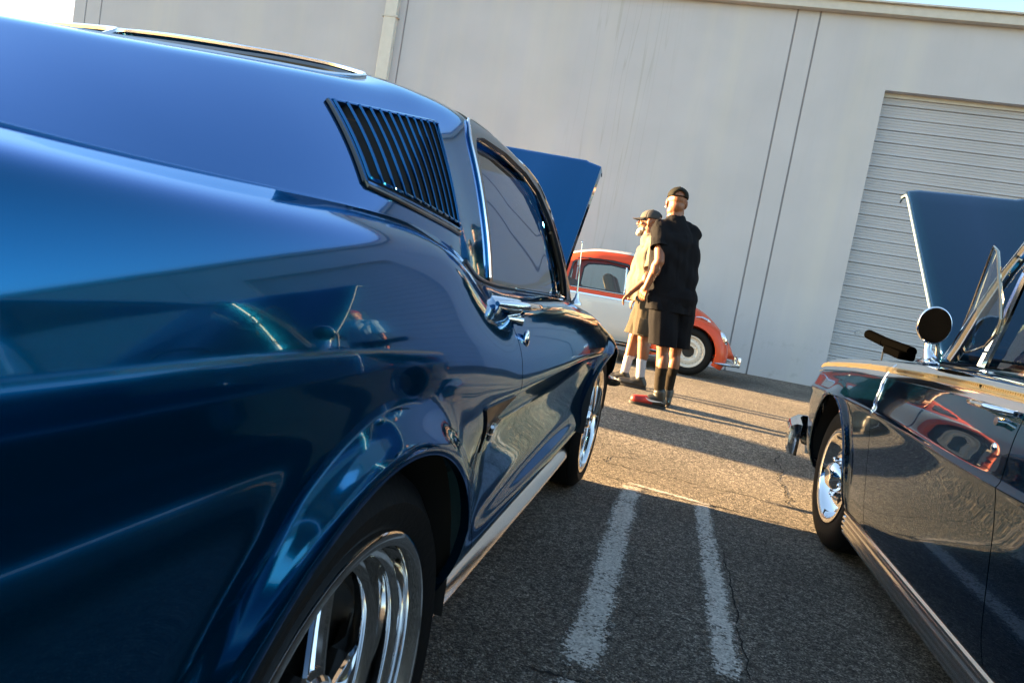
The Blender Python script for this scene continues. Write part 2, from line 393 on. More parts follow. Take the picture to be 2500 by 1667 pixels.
def marking(pts, width, name='parking_line'):
    pts = [Vector(p) for p in pts]; cs = (-0.62, -0.44, -0.2, 0.2, 0.44, 0.62); es = (-0.55, 0.0, 0.42, 0.42, 0.0, -0.55)
    V = []; E = []; n = 26; dense = []
    for i in range(len(pts) - 1):
        for k in range(n): dense.append(pts[i].lerp(pts[i + 1], k / n))
    dense.append(pts[-1]); m = len(dense)
    for i, p in enumerate(dense):
        t = (dense[min(i + 1, m - 1)] - dense[max(i - 1, 0)]).normalized(); a = Vector((t.y, -t.x, 0))
        dd = min(i, m - 1 - i) / (m - 1) * (dense[-1] - dense[0]).length
        for c, e in zip(cs, es):
            q = p + a * (c * width); V.append((q.x, q.y, gz(q.y) + 0.004)); E.append(min(e, -0.4 + dd * 40))
    F = [(i * 6 + k, i * 6 + k + 1, (i + 1) * 6 + k + 1, (i + 1) * 6 + k) for i in range(m - 1) for k in range(5)]
    o = raw(name, V, F, MARK); at = o.data.attributes.new('edge', 'FLOAT', 'POINT'); at.data.foreach_set('value', E)
    return tag(o, kind='structure')
marking([(-0.072, 1.675, 0), (-0.062, 3.70, 0)], 0.150)
marking([(0.320, 1.855, 0), (0.303, 3.66, 0)], 0.118)
marking([(-0.10, 3.70, 0), (0.36, 3.64, 0)], 0.060)
marking([(-0.075, 1.15, 0), (-0.072, 1.672, 0)], 0.150)
marking([(0.335, 1.25, 0), (0.325, 1.848, 0)], 0.118)
CRACK = pbr('crack_dark', (0.008, 0.008, 0.008), 0.95)
def crack(p0, p1, w, amp, n=26):
    b = B(); a = Vector(p0); c = Vector(p1); t = (c - a).normalized(); s = Vector((t.y, -t.x)); pts = []; ws = []; off = 0
    for i in range(n + 1):
        u = i / n; off = off * 0.75 + random.uniform(-amp, amp); q = a.lerp(c, u) + s * off
        pts.append((q.x, q.y, gz(q.y) + 0.0022)); ws.append(max(0.0008, w * random.uniform(0.25, 1.2) * min(1, 6 * min(u, 1 - u) + .2)))
    b.ribbon(pts, ws); tag(b.obj('asphalt_crack', CRACK), kind='structure')
crack((-0.20, 1.655), (0.02, 1.68), 0.012, 0.006); crack((0.26, 1.845), (0.62, 1.875), 0.014, 0.008)
crack((0.385, 1.9), (0.36, 3.0), 0.006, 0.006, 40); crack((-0.3, 3.74), (1.0, 3.58), 0.010, 0.010, 60)
crack((-0.34, 4.05), (0.75, 4.02), 0.008, 0.02, 50); crack((0.9, 5.2), (0.8, 3.9), 0.010, 0.03, 40)
crack((-0.3, 4.0), (-0.1, 4.4), 0.008, 0.02); crack((-2.0, 8.75), (4.5, 8.95), 0.03, 0.03, 60); crack((-0.05, 2.72), (-0.02, 2.76), 0.008, 0.004, 8)

# ================================================================ building
def wall_mat(name, base, streak=True):
    m, t, p = new_mat(name); L = t.links.new; N = t.nodes.new; tc = N('ShaderNodeTexCoord')
    n1 = N('ShaderNodeTexNoise'); n1.inputs['Scale'].default_value = 0.9; n1.inputs['Detail'].default_value = 7; L(tc.outputs['Object'], n1.inputs['Vector'])
    mr = N('ShaderNodeMapRange'); mr.inputs['From Min'].default_value = 0.3; mr.inputs['From Max'].default_value = 0.7; mr.inputs['To Min'].default_value = 0.94; mr.inputs['To Max'].default_value = 1.05; L(n1.outputs['Fac'], mr.inputs[0])
    mx = N('ShaderNodeMix'); mx.data_type = 'RGBA'; mx.blend_type = 'MULTIPLY'; mx.inputs['Factor'].default_value = 1; mx.inputs[6].default_value = (*base, 1); L(mr.outputs[0], mx.inputs[7])
    last = mx.outputs[2]
    if streak:
        sx = N('ShaderNodeSeparateXYZ'); L(tc.outputs['Object'], sx.inputs[0])
        # rain streaks: noise pulled out along the height, only on two stretches of the wall
        mp = N('ShaderNodeMapping'); mp.inputs['Scale'].default_value = (5.0, 1, 0.16); L(tc.outputs['Object'], mp.inputs[0])
        n2 = N('ShaderNodeTexNoise'); n2.inputs['Scale'].default_value = 1.0; n2.inputs['Detail'].default_value = 2.5; n2.inputs['Distortion'].default_value = 0.25; L(mp.outputs[0], n2.inputs['Vector'])
        ab = N('ShaderNodeMath'); ab.operation = 'SUBTRACT'; ab.inputs[1].default_value = 0.5; L(n2.outputs['Fac'], ab.inputs[0])
        ab2 = N('ShaderNodeMath'); ab2.operation = 'ABSOLUTE'; L(ab.outputs[0], ab2.inputs[0])
        ln = N('ShaderNodeMapRange'); ln.inputs['From Min'].default_value = 0.0; ln.inputs['From Max'].default_value = 0.016; ln.inputs['To Min'].default_value = 1.0; ln.inputs['To Max'].default_value = 0.0; L(ab2.outputs[0], ln.inputs[0])
        ms = N('ShaderNodeMath'); ms.operation = 'SUBTRACT'; ms.inputs[1].default_value = -3.0; L(sx.outputs[0], ms.inputs[0])
        ma = N('ShaderNodeMath'); ma.operation = 'ABSOLUTE'; L(ms.outputs[0], ma.inputs[0])
        mk = N('ShaderNodeMapRange'); mk.inputs['From Min'].default_value = 0.35; mk.inputs['From Max'].default_value = 0.9; mk.inputs['To Min'].default_value = 0.25; mk.inputs['To Max'].default_value = 0.03; L(ma.outputs[0], mk.inputs[0])
        fac = N('ShaderNodeMath'); fac.operation = 'MULTIPLY'; L(ln.outputs[0], fac.inputs[0]); L(mk.outputs[0], fac.inputs[1])
        m2 = N('ShaderNodeMix'); m2.data_type = 'RGBA'; m2.inputs[7].default_value = (0.20, 0.185, 0.15, 1); L(last, m2.inputs[6]); L(fac.outputs[0], m2.inputs['Factor']); last = m2.outputs[2]
        # broad yellowish wash down the same stretch
        mp3 = N('ShaderNodeMapping'); mp3.inputs['Scale'].default_value = (2.2, 1, 0.10); L(tc.outputs['Object'], mp3.inputs[0])
        n3 = N('ShaderNodeTexNoise'); n3.inputs['Scale'].default_value = 1.0; n3.inputs['Detail'].default_value = 4; L(mp3.outputs[0], n3.inputs['Vector'])
        w3 = N('ShaderNodeMapRange'); w3.inputs['From Min'].default_value = 0.48; w3.inputs['From Max'].default_value = 0.7; w3.inputs['To Max'].default_value = 0.22; L(n3.outputs['Fac'], w3.inputs[0])
        m3 = N('ShaderNodeMix'); m3.data_type = 'RGBA'; m3.inputs[7].default_value = (0.55, 0.54, 0.47, 1); L(last, m3.inputs[6]); L(w3.outputs[0], m3.inputs['Factor']); last = m3.outputs[2]
        # scuffs and splash dirt near the ground
        n4 = N('ShaderNodeTexNoise'); n4.inputs['Scale'].default_value = 4.5; n4.inputs['Detail'].default_value = 8; n4.inputs['Roughness'].default_value = 0.7; L(tc.outputs['Object'], n4.inputs['Vector'])
        r4 = N('ShaderNodeMapRange'); r4.inputs['From Min'].default_value = 0.56; r4.inputs['From Max'].default_value = 0.72; r4.inputs['To Max'].default_value = 0.45; L(n4.outputs['Fac'], r4.inputs[0])
        z4 = N('ShaderNodeMapRange'); z4.inputs['From Min'].default_value = 0.6; z4.inputs['From Max'].default_value = 1.5; z4.inputs['To Min'].default_value = 1; z4.inputs['To Max'].default_value = 0; L(sx.outputs[2], z4.inputs[0])
        f4 = N('ShaderNodeMath'); f4.operation = 'MULTIPLY'; L(r4.outputs[0], f4.inputs[0]); L(z4.outputs[0], f4.inputs[1])
        m4 = N('ShaderNodeMix'); m4.data_type = 'RGBA'; m4.inputs[7].default_value = (0.24, 0.24, 0.25, 1); L(last, m4.inputs[6]); L(f4.outputs[0], m4.inputs['Factor']); last = m4.outputs[2]
    L(last, p.inputs['Base Color']); p.inputs['Roughness'].default_value = 0.75
    nb = N('ShaderNodeTexNoise'); nb.inputs['Scale'].default_value = 25; nb.inputs['Detail'].default_value = 6; L(tc.outputs['Object'], nb.inputs['Vector'])
    b = N('ShaderNodeBump'); b.inputs['Strength'].default_value = 0.05; b.inputs['Distance'].default_value = 0.006; L(nb.outputs['Fac'], b.inputs['Height']); L(b.outputs['Normal'], p.inputs['Normal'])
    return m
WALL = wall_mat('painted_concrete', (0.432, 0.442, 0.482)); DOORM = wall_mat('roller_door_paint', (0.385, 0.395, 0.430), False)
FASCIA = pbr('fascia_metal', (0.48, 0.47, 0.44), 0.5, var=0.06); TAR = pbr('roof_tar', (0.05, 0.05, 0.05), 0.9)
WALL_ROT = R(1.5)
bld = thing('warehouse', 'white concrete warehouse with a grey roller door behind the cars', 'building', (1.319, 12.112, 0.14), WALL_ROT)
# local frame: x along the wall, -y towards the camera, z up from the wall foot
DX0, DX1, DTOP, WTOP = 1.175, 5.4, 4.87, 6.0
joints = [-14.345, -14.035, -13.675, -7.11, -0.375, -0.018]
gap = 0.028
def wall_panel(x0, x1, z0, z1):
    b = B(); b.box(((x0 + x1) / 2, 0.10, (z0 + z1) / 2), (x1 - x0, 0.20, z1 - z0), bev=0.006); return b.obj('wall_panel', WALL, bld, smooth=False)
for a, c in zip(joints[:-1], joints[1:]): wall_panel(a + gap / 2, c - gap / 2, -0.02, WTOP)
b = B()                                                          # the panel with the door opening: an L-shaped piece of wall
b.prism([(-0.004, -0.02), (DX0, -0.02), (DX0, DTOP), (DX1, DTOP), (DX1, -0.02), (7.2, -0.02), (7.2, WTOP), (-0.004, WTOP)], 0.34, (0, 0, 0), n=(0, 1, 0))
b.obj('wall_panel', WALL, bld, smooth=False)
for a, c in ((7.228, 13.8), (13.828, 20.4)): wall_panel(a, c, -0.02, WTOP)
SEALANT = pbr('sealant', (0.25, 0.25, 0.27), 0.8)
for a in joints[1:] + [7.214, 13.814]: B().box((a, 0.06, WTOP / 2), (gap + .02, 0.09, WTOP - .02)).obj('joint_sealant', SEALANT, bld, smooth=False)
for c_, d_ in (((-14.24, 9.2, 2.99), (0.2, 17.9, 6.0)), ((20.3, 9.2, 2.99), (0.2, 17.9, 6.0)), ((3.0, 18.2, 2.99), (34.2, 0.2, 6.0))): B().box(c_, d_).obj('side_wall', WALL, bld, smooth=False)
b = B(); b.box((3.03, -0.065, 6.06), (34.95, 0.13, 0.15), bev=0.008); b.box((3.03, -0.085, 6.145), (34.95, 0.20, 0.025)); b.obj('fascia', FASCIA, bld, smooth=False)
B().box((3.03, 9.2, 6.07), (34.8, 18.4, 0.12)).obj('roof', TAR, bld, smooth=False)
b = B()
for i in range(70):
    x = -13.5 + i * 0.49 + random.uniform(-.2, .2); b.box((x, -0.05 + random.uniform(0, .1), 6.163), (random.uniform(.06, .4), .05, random.uniform(.01, .025)))
b.obj('roof_edge_tar', TAR, bld, smooth=False)['kind'] = 'stuff'
b = B(); b.box((-7.365, -0.06, 2.99), (0.235, 0.12, 5.96), bev=0.012); b.obj('downspout', pbr('downspout_paint', (0.53, 0.53, 0.50), 0.5, var=.05), bld, smooth=False)
for z in (1.4, 3.3, 5.2): B().box((-7.365, -0.062, z), (0.30, 0.132, 0.03)).obj('downspout_strap', FASCIA, bld, smooth=False)
# roller door: slats with rolled edges, each its own part
door = thing('roller_door', None, None); door.parent = bld
PITCH = 0.197; nsl = int(DTOP / PITCH) + 1
def slat_mesh():
    # profile (y out of the wall is negative, z) across one slat: flat face with two shallow ribs and a curled hinge
    pr = [(0.0, 0.0), (-0.020, 0.004), (-0.024, 0.012), (-0.018, 0.020), (-0.012, 0.030), (-0.012, 0.062), (-0.018, 0.068), (-0.012, 0.074), (-0.012, 0.104), (-0.018, 0.110), (-0.012, 0.116), (-0.012, 0.150),
          (-0.019, 0.156), (-0.013, 0.162), (-0.013, 0.184), (-0.006, 0.192), (0.0, 0.1955)]
    x0, x1 = DX0 + 0.01, DX1 - 0.01; V = []
    for x in (x0, x1):
        for y, z in pr: V.append((x, y, z))
    n = len(pr); F = [(i, i + 1, n + i + 1, n + i) for i in range(n - 1)]
    me = bpy.data.meshes.new('slat'); me.from_pydata(V, [], F); me.update(); me.materials.append(DOORM); return me
sm = slat_mesh()
for i in range(nsl):
    o = link_mesh('slat', sm, None, door); o.location = (0, 0.17 + random.uniform(-.005, .005), DTOP - (i + 1) * PITCH + 0.02)
b = B(); b.box(((DX0 + DX1) / 2, 0.155, DTOP - 0.03), (DX1 - DX0 - .002, 0.06, 0.07)); b.obj('door_hood', FASCIA, door, smooth=False)
for x in (DX0 + .018, DX1 - .018): B().box((x, 0.150, DTOP / 2), (.032, .02, DTOP - .01)).obj('guide_rail', DOORM, door, smooth=False)
b = B(); b.lathe([(0.0, 0.050), (-0.006, 0.048), (-0.008, 0.040), (-0.003, 0.036), (-0.004, 0.012), (-0.009, 0.010), (-0.009, 0.0005)], 24, 'y', (1.60, 0.150, 1.0)); b.obj('lock_plate', DOORM, door)
B().box(((DX0 + DX1) / 2, 0.215, DTOP / 2), (DX1 - DX0, 0.03, DTOP)).obj('door_backing', TAR, door, smooth=False)
# ================================================================ wheels
def add_wheel(root, cx, cy, cz, side, Rt=0.35, width=0.22, Rr=0.265, style='spoke', name='wheel', yaw=0.0):
    """side = +1: outer face looks to +x. builds wheel (> tyre, rim, spoke, hub_cap, lug_nut)"""
    wh = thing(name, None, None); wh.parent = root; wh.location = (cx, cy, cz); wh.rotation_euler = (0, 0, yaw + (0 if side > 0 else math.pi))
    w2 = width / 2
    b = B(); b.lathe([(-w2 * .6, Rr * .8), (-w2 + .01, Rr * .97), (-w2, Rr + .02), (-w2, Rt - .04), (-w2 + .02, Rt - .012), (-w2 + .05, Rt), (-.031, Rt), (-.029, Rt - .006), (-.023, Rt - .006), (-.021, Rt), (.021, Rt), (.023, Rt - .006), (.029, Rt - .006), (.031, Rt), (w2 - .046, Rt - .001), (w2 - .044, Rt - .007), (w2 - .040, Rt - .007), (w2 - .038, Rt - .003), (w2 - .022, Rt - .010), (w2 - .006, Rt - .03), (w2 + .002, (Rt + Rr) / 2), (w2 - .004, Rr + .018), (w2 - .012, Rr + .004), (w2 - .02, Rr - .006), (w2 * .2, Rr - .02)], 72)
    b.obj('tyre', RUBBER, wh)
    # rim
    b = B()
    if style == 'spoke':
        b.lathe([(w2 - .014, Rr + .006), (w2 - .004, Rr + .004), (w2 - .001, Rr - .004), (w2 - .003, Rr - .014), (w2 - .010, Rr - .019), (w2 - .022, Rr - .021), (w2 - .034, Rr - .022), (w2 - .038, Rr - .027), (w2 - .040, Rr - .034), (w2 - .048, Rr - .036), (w2 - .062, Rr - .034), (w2 - .070, Rr - .036), (w2 - .072, Rr - .044), (w2 - .066, Rr - .050), (w2 - .068, Rr - .058), (w2 - .078, Rr - .062), (w2 - .10, Rr - .058), (-w2 + .01, Rr - .05)], 96)
        b.obj('rim', RIMC, wh)
        for k in range(5):
            rot = Matrix.Rotation(2 * math.pi * k / 5 + 0.80, 3, 'X')
            # twin-bar spoke: two raised bars flanking a scooped web
            ri, ro = 0.045, Rr - .050
            b = B(); V = []; n = 7; sect = []
            for i in range(n):
                u = i / (n - 1); r = ri + (ro - ri) * u; hw = .025 + .010 * (1 - u) ** 2 + 0.006 * u; xf = w2 - .050 - .040 * u * u - .012 * math.sin(math.pi * u)
                prof = [(-hw, xf - .035), (-hw, xf - .004), (-hw + .005, xf), (-hw + .010, xf), (-hw + .013, xf - .012), (hw - .013, xf - .012), (hw - .010, xf), (hw - .005, xf), (hw, xf - .004), (hw, xf - .035)]
                for y, x in prof: V.append(rot @ Vector((x, y, r)))
            m = 10; F = [(i * m + j, i * m + (j + 1) % m, (i + 1) * m + (j + 1) % m, (i + 1) * m + j) for i in range(n - 1) for j in range(m)]
            F += [tuple(range(m - 1, -1, -1)), tuple((n - 1) * m + j for j in range(m))]
            b.add(V, F); b.obj('spoke', CHROME, wh, auto=25)
        b = B(); b.lathe([(w2 - .10, .085), (w2 - .05, .082), (w2 - .045, .076), (w2 - .045, .05), (w2 - .02, .046), (w2 - .012, .040), (w2 - .010, .030), (w2 - .014, .028), (w2 - .012, .001)], 48); b.obj('hub_cap', CHROME, wh, auto=30)
        for k in range(5):
            rot = Matrix.Rotation(2 * math.pi * (k + .5) / 5 + 0.80, 3, 'X'); c = rot @ Vector((0, 0, .062))
            b = B(); b.lathe([(w2 - .055, .010), (w2 - .03, .010), (w2 - .024, .007), (w2 - .023, .0005)], 6, 'x', (0, c.y, c.z)); b.obj('lug_nut', CHROME, wh, auto=30)
        b = B(); b.lathe([(0, .165), (.012, .16), (.012, .05), (0, .05)], 40, 'x', (-.04, 0, 0)); b.lathe([(-.05, Rr - .055), (-.05, .02)], 40); b.obj('brake_disc', pbr('brake_disc', (.03, .03, .03), .5), wh, auto=30)
    elif style == 'rally':
        b.lathe([(w2 - .014, Rr + .006), (w2 - .002, Rr + .004), (w2, Rr - .006), (w2 - .006, Rr - .018), (w2 - .02, Rr - .024), (w2 - .05, Rr - .034), (w2 - .062, Rr - .046), (w2 - .05, Rr - .062), (w2 - .035, Rr - .078), (w2 - .03, Rr - .10), (w2 - .045, .085), (w2 - .05, .07)], 96)
        b.obj('rim', CHROME, wh)
        for k in range(5):
            rot = Matrix.Rotation(2 * math.pi * k / 5, 3, 'X'); c = rot @ Vector((0, 0, .115)); b = B()
            b.box((w2 - .036, c.y, c.z), (.012, .05, .028), rot, bev=.005); b.obj('slot', DARK, wh)
        b = B(); b.lathe([(w2 - .06, .075), (w2 - .02, .072), (w2 + .005, .06), (w2 + .02, .045), (w2 + .024, .03), (w2 + .024, .001)], 48); b.obj('hub_cap', CHROME, wh, auto=35)
        for k in range(5):
            rot = Matrix.Rotation(2 * math.pi * (k + .5) / 5, 3, 'X'); c = rot @ Vector((0, 0, .085))
            b = B(); b.lathe([(w2 - .045, .011), (w2 - .01, .011), (w2 - .004, .007), (w2 - .003, .0005)], 6, 'x', (0, c.y, c.z)); b.obj('lug_nut', CHROME, wh, auto=30)
    elif style == 'steel':
        b.lathe([(w2 - .012, Rr + .005), (w2 - .002, Rr + .003), (w2 - .002, Rr - .010), (w2 - .012, Rr - .016), (w2 - .030, Rr - .022), (w2 - .036, Rr - .032), (w2 - .024, Rr - .052), (w2 - .016, Rr - .07), (w2 - .016, Rr - .088), (w2 - .028, Rr - .098), (w2 - .034, Rr - .115), (w2 - .03, .080)], 72)
        b.obj('rim', WHEEL_CREAM, wh)
        b = B(); b.lathe([(w2 - .034, .081), (w2 - .030, .078), (w2 - .045, .070), (w2 - .05, .001)], 40); b.obj('hub_cap', BLACK, wh)
        for k in range(5):
            rot = Matrix.Rotation(2 * math.pi * k / 5 + .3, 3, 'X'); c = rot @ Vector((0, 0, .102))
            b = B(); b.lathe([(w2 - .04, .011), (w2 - .022, .010), (w2 - .019, .0005)], 10, 'x', (0, c.y, c.z)); b.obj('lug_nut', CHROME_SOFT, wh)
        for k in range(24):
            rot = Matrix.Rotation(2 * math.pi * k / 24, 3, 'X'); c = rot @ Vector((0, 0, Rr - .045)); b = B()
            if k % 1 == 0: b.box((w2 - .0265, c.y, c.z), (.004, .008, .010), rot); b.obj('rim_slot', SLOT_GREY, wh, smooth=False)
    return wh
RIMC = pbr('polished_rim', (.78, .77, .76), .06, 1.0)
WHEEL_CREAM = pbr('cream_wheel_paint', (0.62, 0.57, 0.50), 0.3, coat=0.5, var=.05)
SLOT_GREY = pbr('slot_shadow_grey', (0.20, 0.18, 0.16), 0.6)

# ================================================================ blue fastback coupe
BLUE = paint('blue_metallic_paint', (0.0, 0.103, 0.245), metal=.93, rough=.085, tint=(.04, .52, .92), coat_ior=1.40, coat=.6)
mus = thing('parked_car', 'metallic blue fastback coupe with side louvres and its hood raised, filling the left foreground', 'car')
MX0, MXC = -0.275, -1.165                                         # widest point of the near side, centre line
yL = np.concatenate([np.arange(-0.62, 4.32, 0.0125)])
lower = [
 [(-.62,.12,.32),(.3,.11,.27),(.95,.16,.25),(1.4,.155,.245),(3.0,.128,.245),(3.62,.18,.31),(3.8,.32,.36),(4.3,.42,.37)],
 [(-.62,.07,.38),(.3,.06,.33),(.95,.115,.300),(1.4,.110,.300),(3.0,.088,.300),(3.62,.12,.37),(3.8,.26,.41),(4.3,.36,.42)],
 [(-.62,.035,.46),(.3,.022,.44),(1.0,.045,.40),(1.5,.050,.385),(3.0,.044,.385),(3.62,.07,.44),(3.8,.17,.47),(4.3,.27,.48)],
 [(-.62,.015,.55),(.3,.005,.53),(1.0,.006,.50),(1.45,.072,.46),(2.2,.080,.46),(3.0,.062,.475),(3.62,.04,.51),(3.8,.09,.53),(4.3,.18,.53)],
 [(-.62,.005,.66),(.3,-.003,.64),(1.0,-.003,.64),(1.4,.064,.62),(2.2,.068,.62),(3.0,.045,.61),(3.8,.02,.585),(4.3,.09,.57)],
 [(-.62,.003,.74),(.3,-.003,.72),(1.0,-.002,.715),(1.33,.018,.712),(2.2,.022,.712),(3.0,.018,.692),(3.8,.010,.645),(4.3,.07,.61)],
 [(-.62,.003,.78),(.3,-.001,.765),(1.0,.001,.757),(1.33,.004,.742),(2.2,.004,.742),(3.0,.004,.722),(3.8,.006,.675),(4.3,.065,.635)],
 [(-.62,.006,.85),(.3,.005,.84),(1.0,.008,.828),(1.4,.014,.80),(2.2,.016,.80),(3.0,.016,.778),(3.8,.018,.715),(4.3,.075,.67)],
 [(-.62,.018,.91),(.3,.018,.91),(.9,.024,.905),(1.4,.048,.865),(2.2,.053,.868),(3.0,.056,.842),(3.8,.055,.768),(4.3,.11,.71)],
 [(-.62,.046,.958),(.3,.046,.965),(.9,.052,.972),(1.4,.098,.912),(2.2,.108,.912),(3.0,.108,.884),(3.8,.105,.805),(4.3,.15,.735)],
 [(-.62,.100,.975),(.3,.100,.986),(.86,.105,1.008),(1.10,.112,.992),(1.4,.142,.945),(1.62,.160,.936),(2.6,.170,.930),(3.0,.168,.902),(3.6,.160,.845),(4.3,.19,.75)],
]
PL = loft(lower, yL, per=8, sm_u=10, sm_v=4)
# wheel-arch flares: a rolled lip that swells out of the panel round each opening
ARC = [(0.70, 0.352, 0.385), (3.40, 0.352, 0.375)]
for cy, cz, r in ARC:
    rr = np.hypot(PL[..., 1] - cy, PL[..., 2] - cz); PL[..., 0] -= 0.024 * np.exp(-((rr - r - .006) / 0.034) ** 2) * np.clip((PL[..., 2] - 0.33) / 0.22, 0, 1)
PL[..., 0] = MX0 - PL[..., 0]
NL = grid_normals(PL, 1.0)
if NL[PL.shape[0] // 2, 60, 0] < 0: NL = -NL
Y, Z = PL[..., 1], PL[..., 2]
# upper body: sail panel, roof and pillars
yU = np.arange(-0.62, 2.90, 0.0125)
def kz(y): return pchip([-.62, 0, .3, .5, .76, 1.07, 1.3, 1.53, 1.91, 2.3, 2.45, 2.6, 2.75, 2.895], [.985, 1.025, 1.060, 1.104, 1.168, 1.240, 1.286, 1.316, 1.336, 1.326, 1.290, 1.205, 1.085, .945], y)
def kd(y): return pchip([-.62, .3, 1.2, 1.6, 2.3, 2.5, 2.7, 2.895], [.22, .262, .292, .292, .285, .265, .232, .178], y)
zr, dr = kz(yU), kd(yU)
jb = len(yU); c10x = PL[:jb, -1, 0]; c10z = PL[:jb, -1, 2]
xe = MX0 - dr
rows = []
nsail = 30
for t in np.linspace(0, 1, nsail):
    bul = 0.020 * 4 * t * (1 - t) * np.clip((zr - c10z) / .2, 0, 1)
    hx = c10x + (xe - c10x) * t + bul * .8; hz = c10z + (zr - c10z) * t + bul * .35
    rows.append(np.stack([hx, yU, hz], 1))
for t in np.linspace(0, 1, 40)[1:]:
    hx = xe + (MXC - xe) * t; crown = (.042 * np.sin(t * math.pi / 2) + .012 * (1 - np.exp(-t * 12))) * pchip([-.62, .98, 1.24, 2.9], [.0, .0, 1.15, 1], yU) - .030 * np.sin(t * math.pi / 2) * pchip([-.62, .9, 1.2, 2.9], [1, 1, 0, 0], yU); rows.append(np.stack([hx, yU, zr + crown], 1))
PU = np.stack(rows, 1)
PU = smooth_axis(PU, 0, 8); PU[:, 0] = PL[:jb, -1]; PU = np.concatenate([PU[:, :1], smooth_axis(PU[:, 1:], 1, 5)], 1)
NU = grid_normals(PU, 1.0)
if NU[100, 60, 2] < 0: NU = -NU
UY, UZ, UX = PU[..., 1], PU[..., 2], PU[..., 0]
G = .0022
def arch(P): return np.minimum.reduce([np.hypot(P[..., 1] - cy, P[..., 2] - cz) - r for cy, cz, r in ARC])
seam_r = 1.372 + 0.00 * Z + .03 * np.clip((.40 - Z) / .2, 0, 1)         # rear edge of the door
seam_f = 2.700 + .10 * np.clip((.93 - Z), 0, 1) * .35
a_ = arch(PL)
sh_win_low = 0
fq = np.minimum(a_, seam_r - Y - G)
fd = np.minimum(np.minimum(Y - seam_r - G, seam_f - Y - G), Z - .298 - 0.0)
frk = np.minimum(np.minimum(Y - 1.0, 3.2 - Y), np.minimum(.294 - Z, a_))
ff_ = np.minimum(a_, Y - seam_f - G)
# quarter panel carries the sail panel
LOUV = [(.790, 1.040), (1.212, 1.028), (1.300, 1.236), (.845, 1.146)]
P2u = np.stack([UY, UZ], -1)
WIN = [(1.545, .90), (1.540, 1.10), (1.552, 1.245), (1.585, 1.280), (1.66, 1.298), (1.9, 1.312), (2.15, 1.306), (2.32, 1.276), (2.46, 1.205), (2.60, 1.105), (2.78, .90)]
near = (UX > MX0 - .43)
fw = np.where(UX > xe[:, None] - .004, seg_sdf(P2u, WIN) , -1.0)
fl = np.where(near, seg_sdf(P2u, LOUV), -1.0)
# rear window in the sloping roof, windscreen in front of the header
P2x = np.stack([UX, UY], -1)
BLW = [(MXC - .60, .06), (MX0 - .41, .06), (MX0 - .335, .40), (MX0 - .325, .9), (MX0 - .335, 1.10), (MX0 - .352, 1.175), (MX0 - .43, 1.19), (MX0 - .62, 1.165), (MXC - .60, 1.15)]
fb = seg_sdf(P2x, BLW)
fws = np.minimum(UY - 2.36 - .02 * (UX - MXC), xe[:, None] - .03 - UX)
f_up = np.minimum.reduce([-fw, -fl, -fb, -fws])
f_roof = np.minimum(f_up, UY - 1.60 + 0 * UX)
f_sail = np.minimum(f_up, 1.60 - .0 - UY)
PQ = PL[:jb]; 
qp = panel('quarter_panel', PL, NL, np.minimum(fq, 10), BLUE, mus)
panel('sail_panel', PU, NU, f_sail, BLUE, mus, depth=.02)
panel('roof', PU, NU, f_roof, BLUE, mus, depth=.02)
dr_o = panel('door', PL, NL, fd, BLUE, mus)
panel('rocker_panel', PL, NL, frk, BLUE, mus)
panel('front_fender', PL, NL, ff_, BLUE, mus)
# far side of the car, the same shapes mirrored
panel('far_body_side', PL[::2], NL[::2], a_[::2], BLUE, mus, mirror_x=MXC)
panel('far_roof_half', PU[::2], NU[::2], np.minimum.reduce([-fw, -fb, -fws])[::2], BLUE, mus, depth=.02, mirror_x=MXC)
# side glass, rear glass, windscreen, seals and bright trim
fgl = np.where(UX > xe[:, None] - .004, seg_sdf(P2u, WIN) + .01, -1.0)
panel('side_window', PU, NU, fgl, GLASS, mus, depth=0, push=-.026)
panel('far_side_window', PU, NU, fgl, GLASS, mus, depth=0, push=-.026, mirror_x=MXC)
panel('rear_window', PU, NU, seg_sdf(P2x, BLW) + .01, GLASS, mus, depth=0, push=-.022)
panel('far_rear_window', PU, NU, seg_sdf(P2x, BLW) + .01, GLASS, mus, depth=0, push=-.022, mirror_x=MXC)
panel('windscreen', PU, NU, fws + .01, GLASS, mus, depth=0, push=-.012); panel('far_windscreen', PU, NU, fws + .01, GLASS, mus, depth=0, push=-.012, mirror_x=MXC)
# ---------------------------------------------------------------- details of the blue coupe
def on_side(y, z):                                                 # point and normal on the lower body side
    i = int(np.argmin(abs(yL - y))); col = PL[i]; k = int(np.argmin(abs(col[:, 2] - z) + (np.arange(col.shape[0]) < 3) * 9)); return Vector(col[k]), Vector(NL[i, k])
def on_sail(y, z):
    g = (y - yU[0]) / (yU[1] - yU[0]); i = int(min(max(g, 0), len(yU) - 2)); w_ = g - i; out_ = []
    for r_ in (i, i + 1):
        c = PU[r_, :nsail]; zz = c[:, 2]; k = float(np.interp(z, zz, np.arange(nsail))); j = int(min(k, nsail - 2)); t = k - j
        if z > zz[-1]: out_.append((c[-1] + (z - zz[-1]) * np.array([-.6, 0, 1.0]), NU[r_, nsail - 2])); continue
        if z < zz[0]: out_.append((c[0] + (z - zz[0]) * np.array([-.6, 0, 1.0]), NU[r_, 1])); continue
        out_.append((c[j] * (1 - t) + c[j + 1] * t, NU[r_, j] * (1 - t) + NU[r_, j + 1] * t))
    p = out_[0][0] * (1 - w_) + out_[1][0] * w_; n = out_[0][1] * (1 - w_) + out_[1][1] * w_; return Vector(p), Vector(n).normalized()
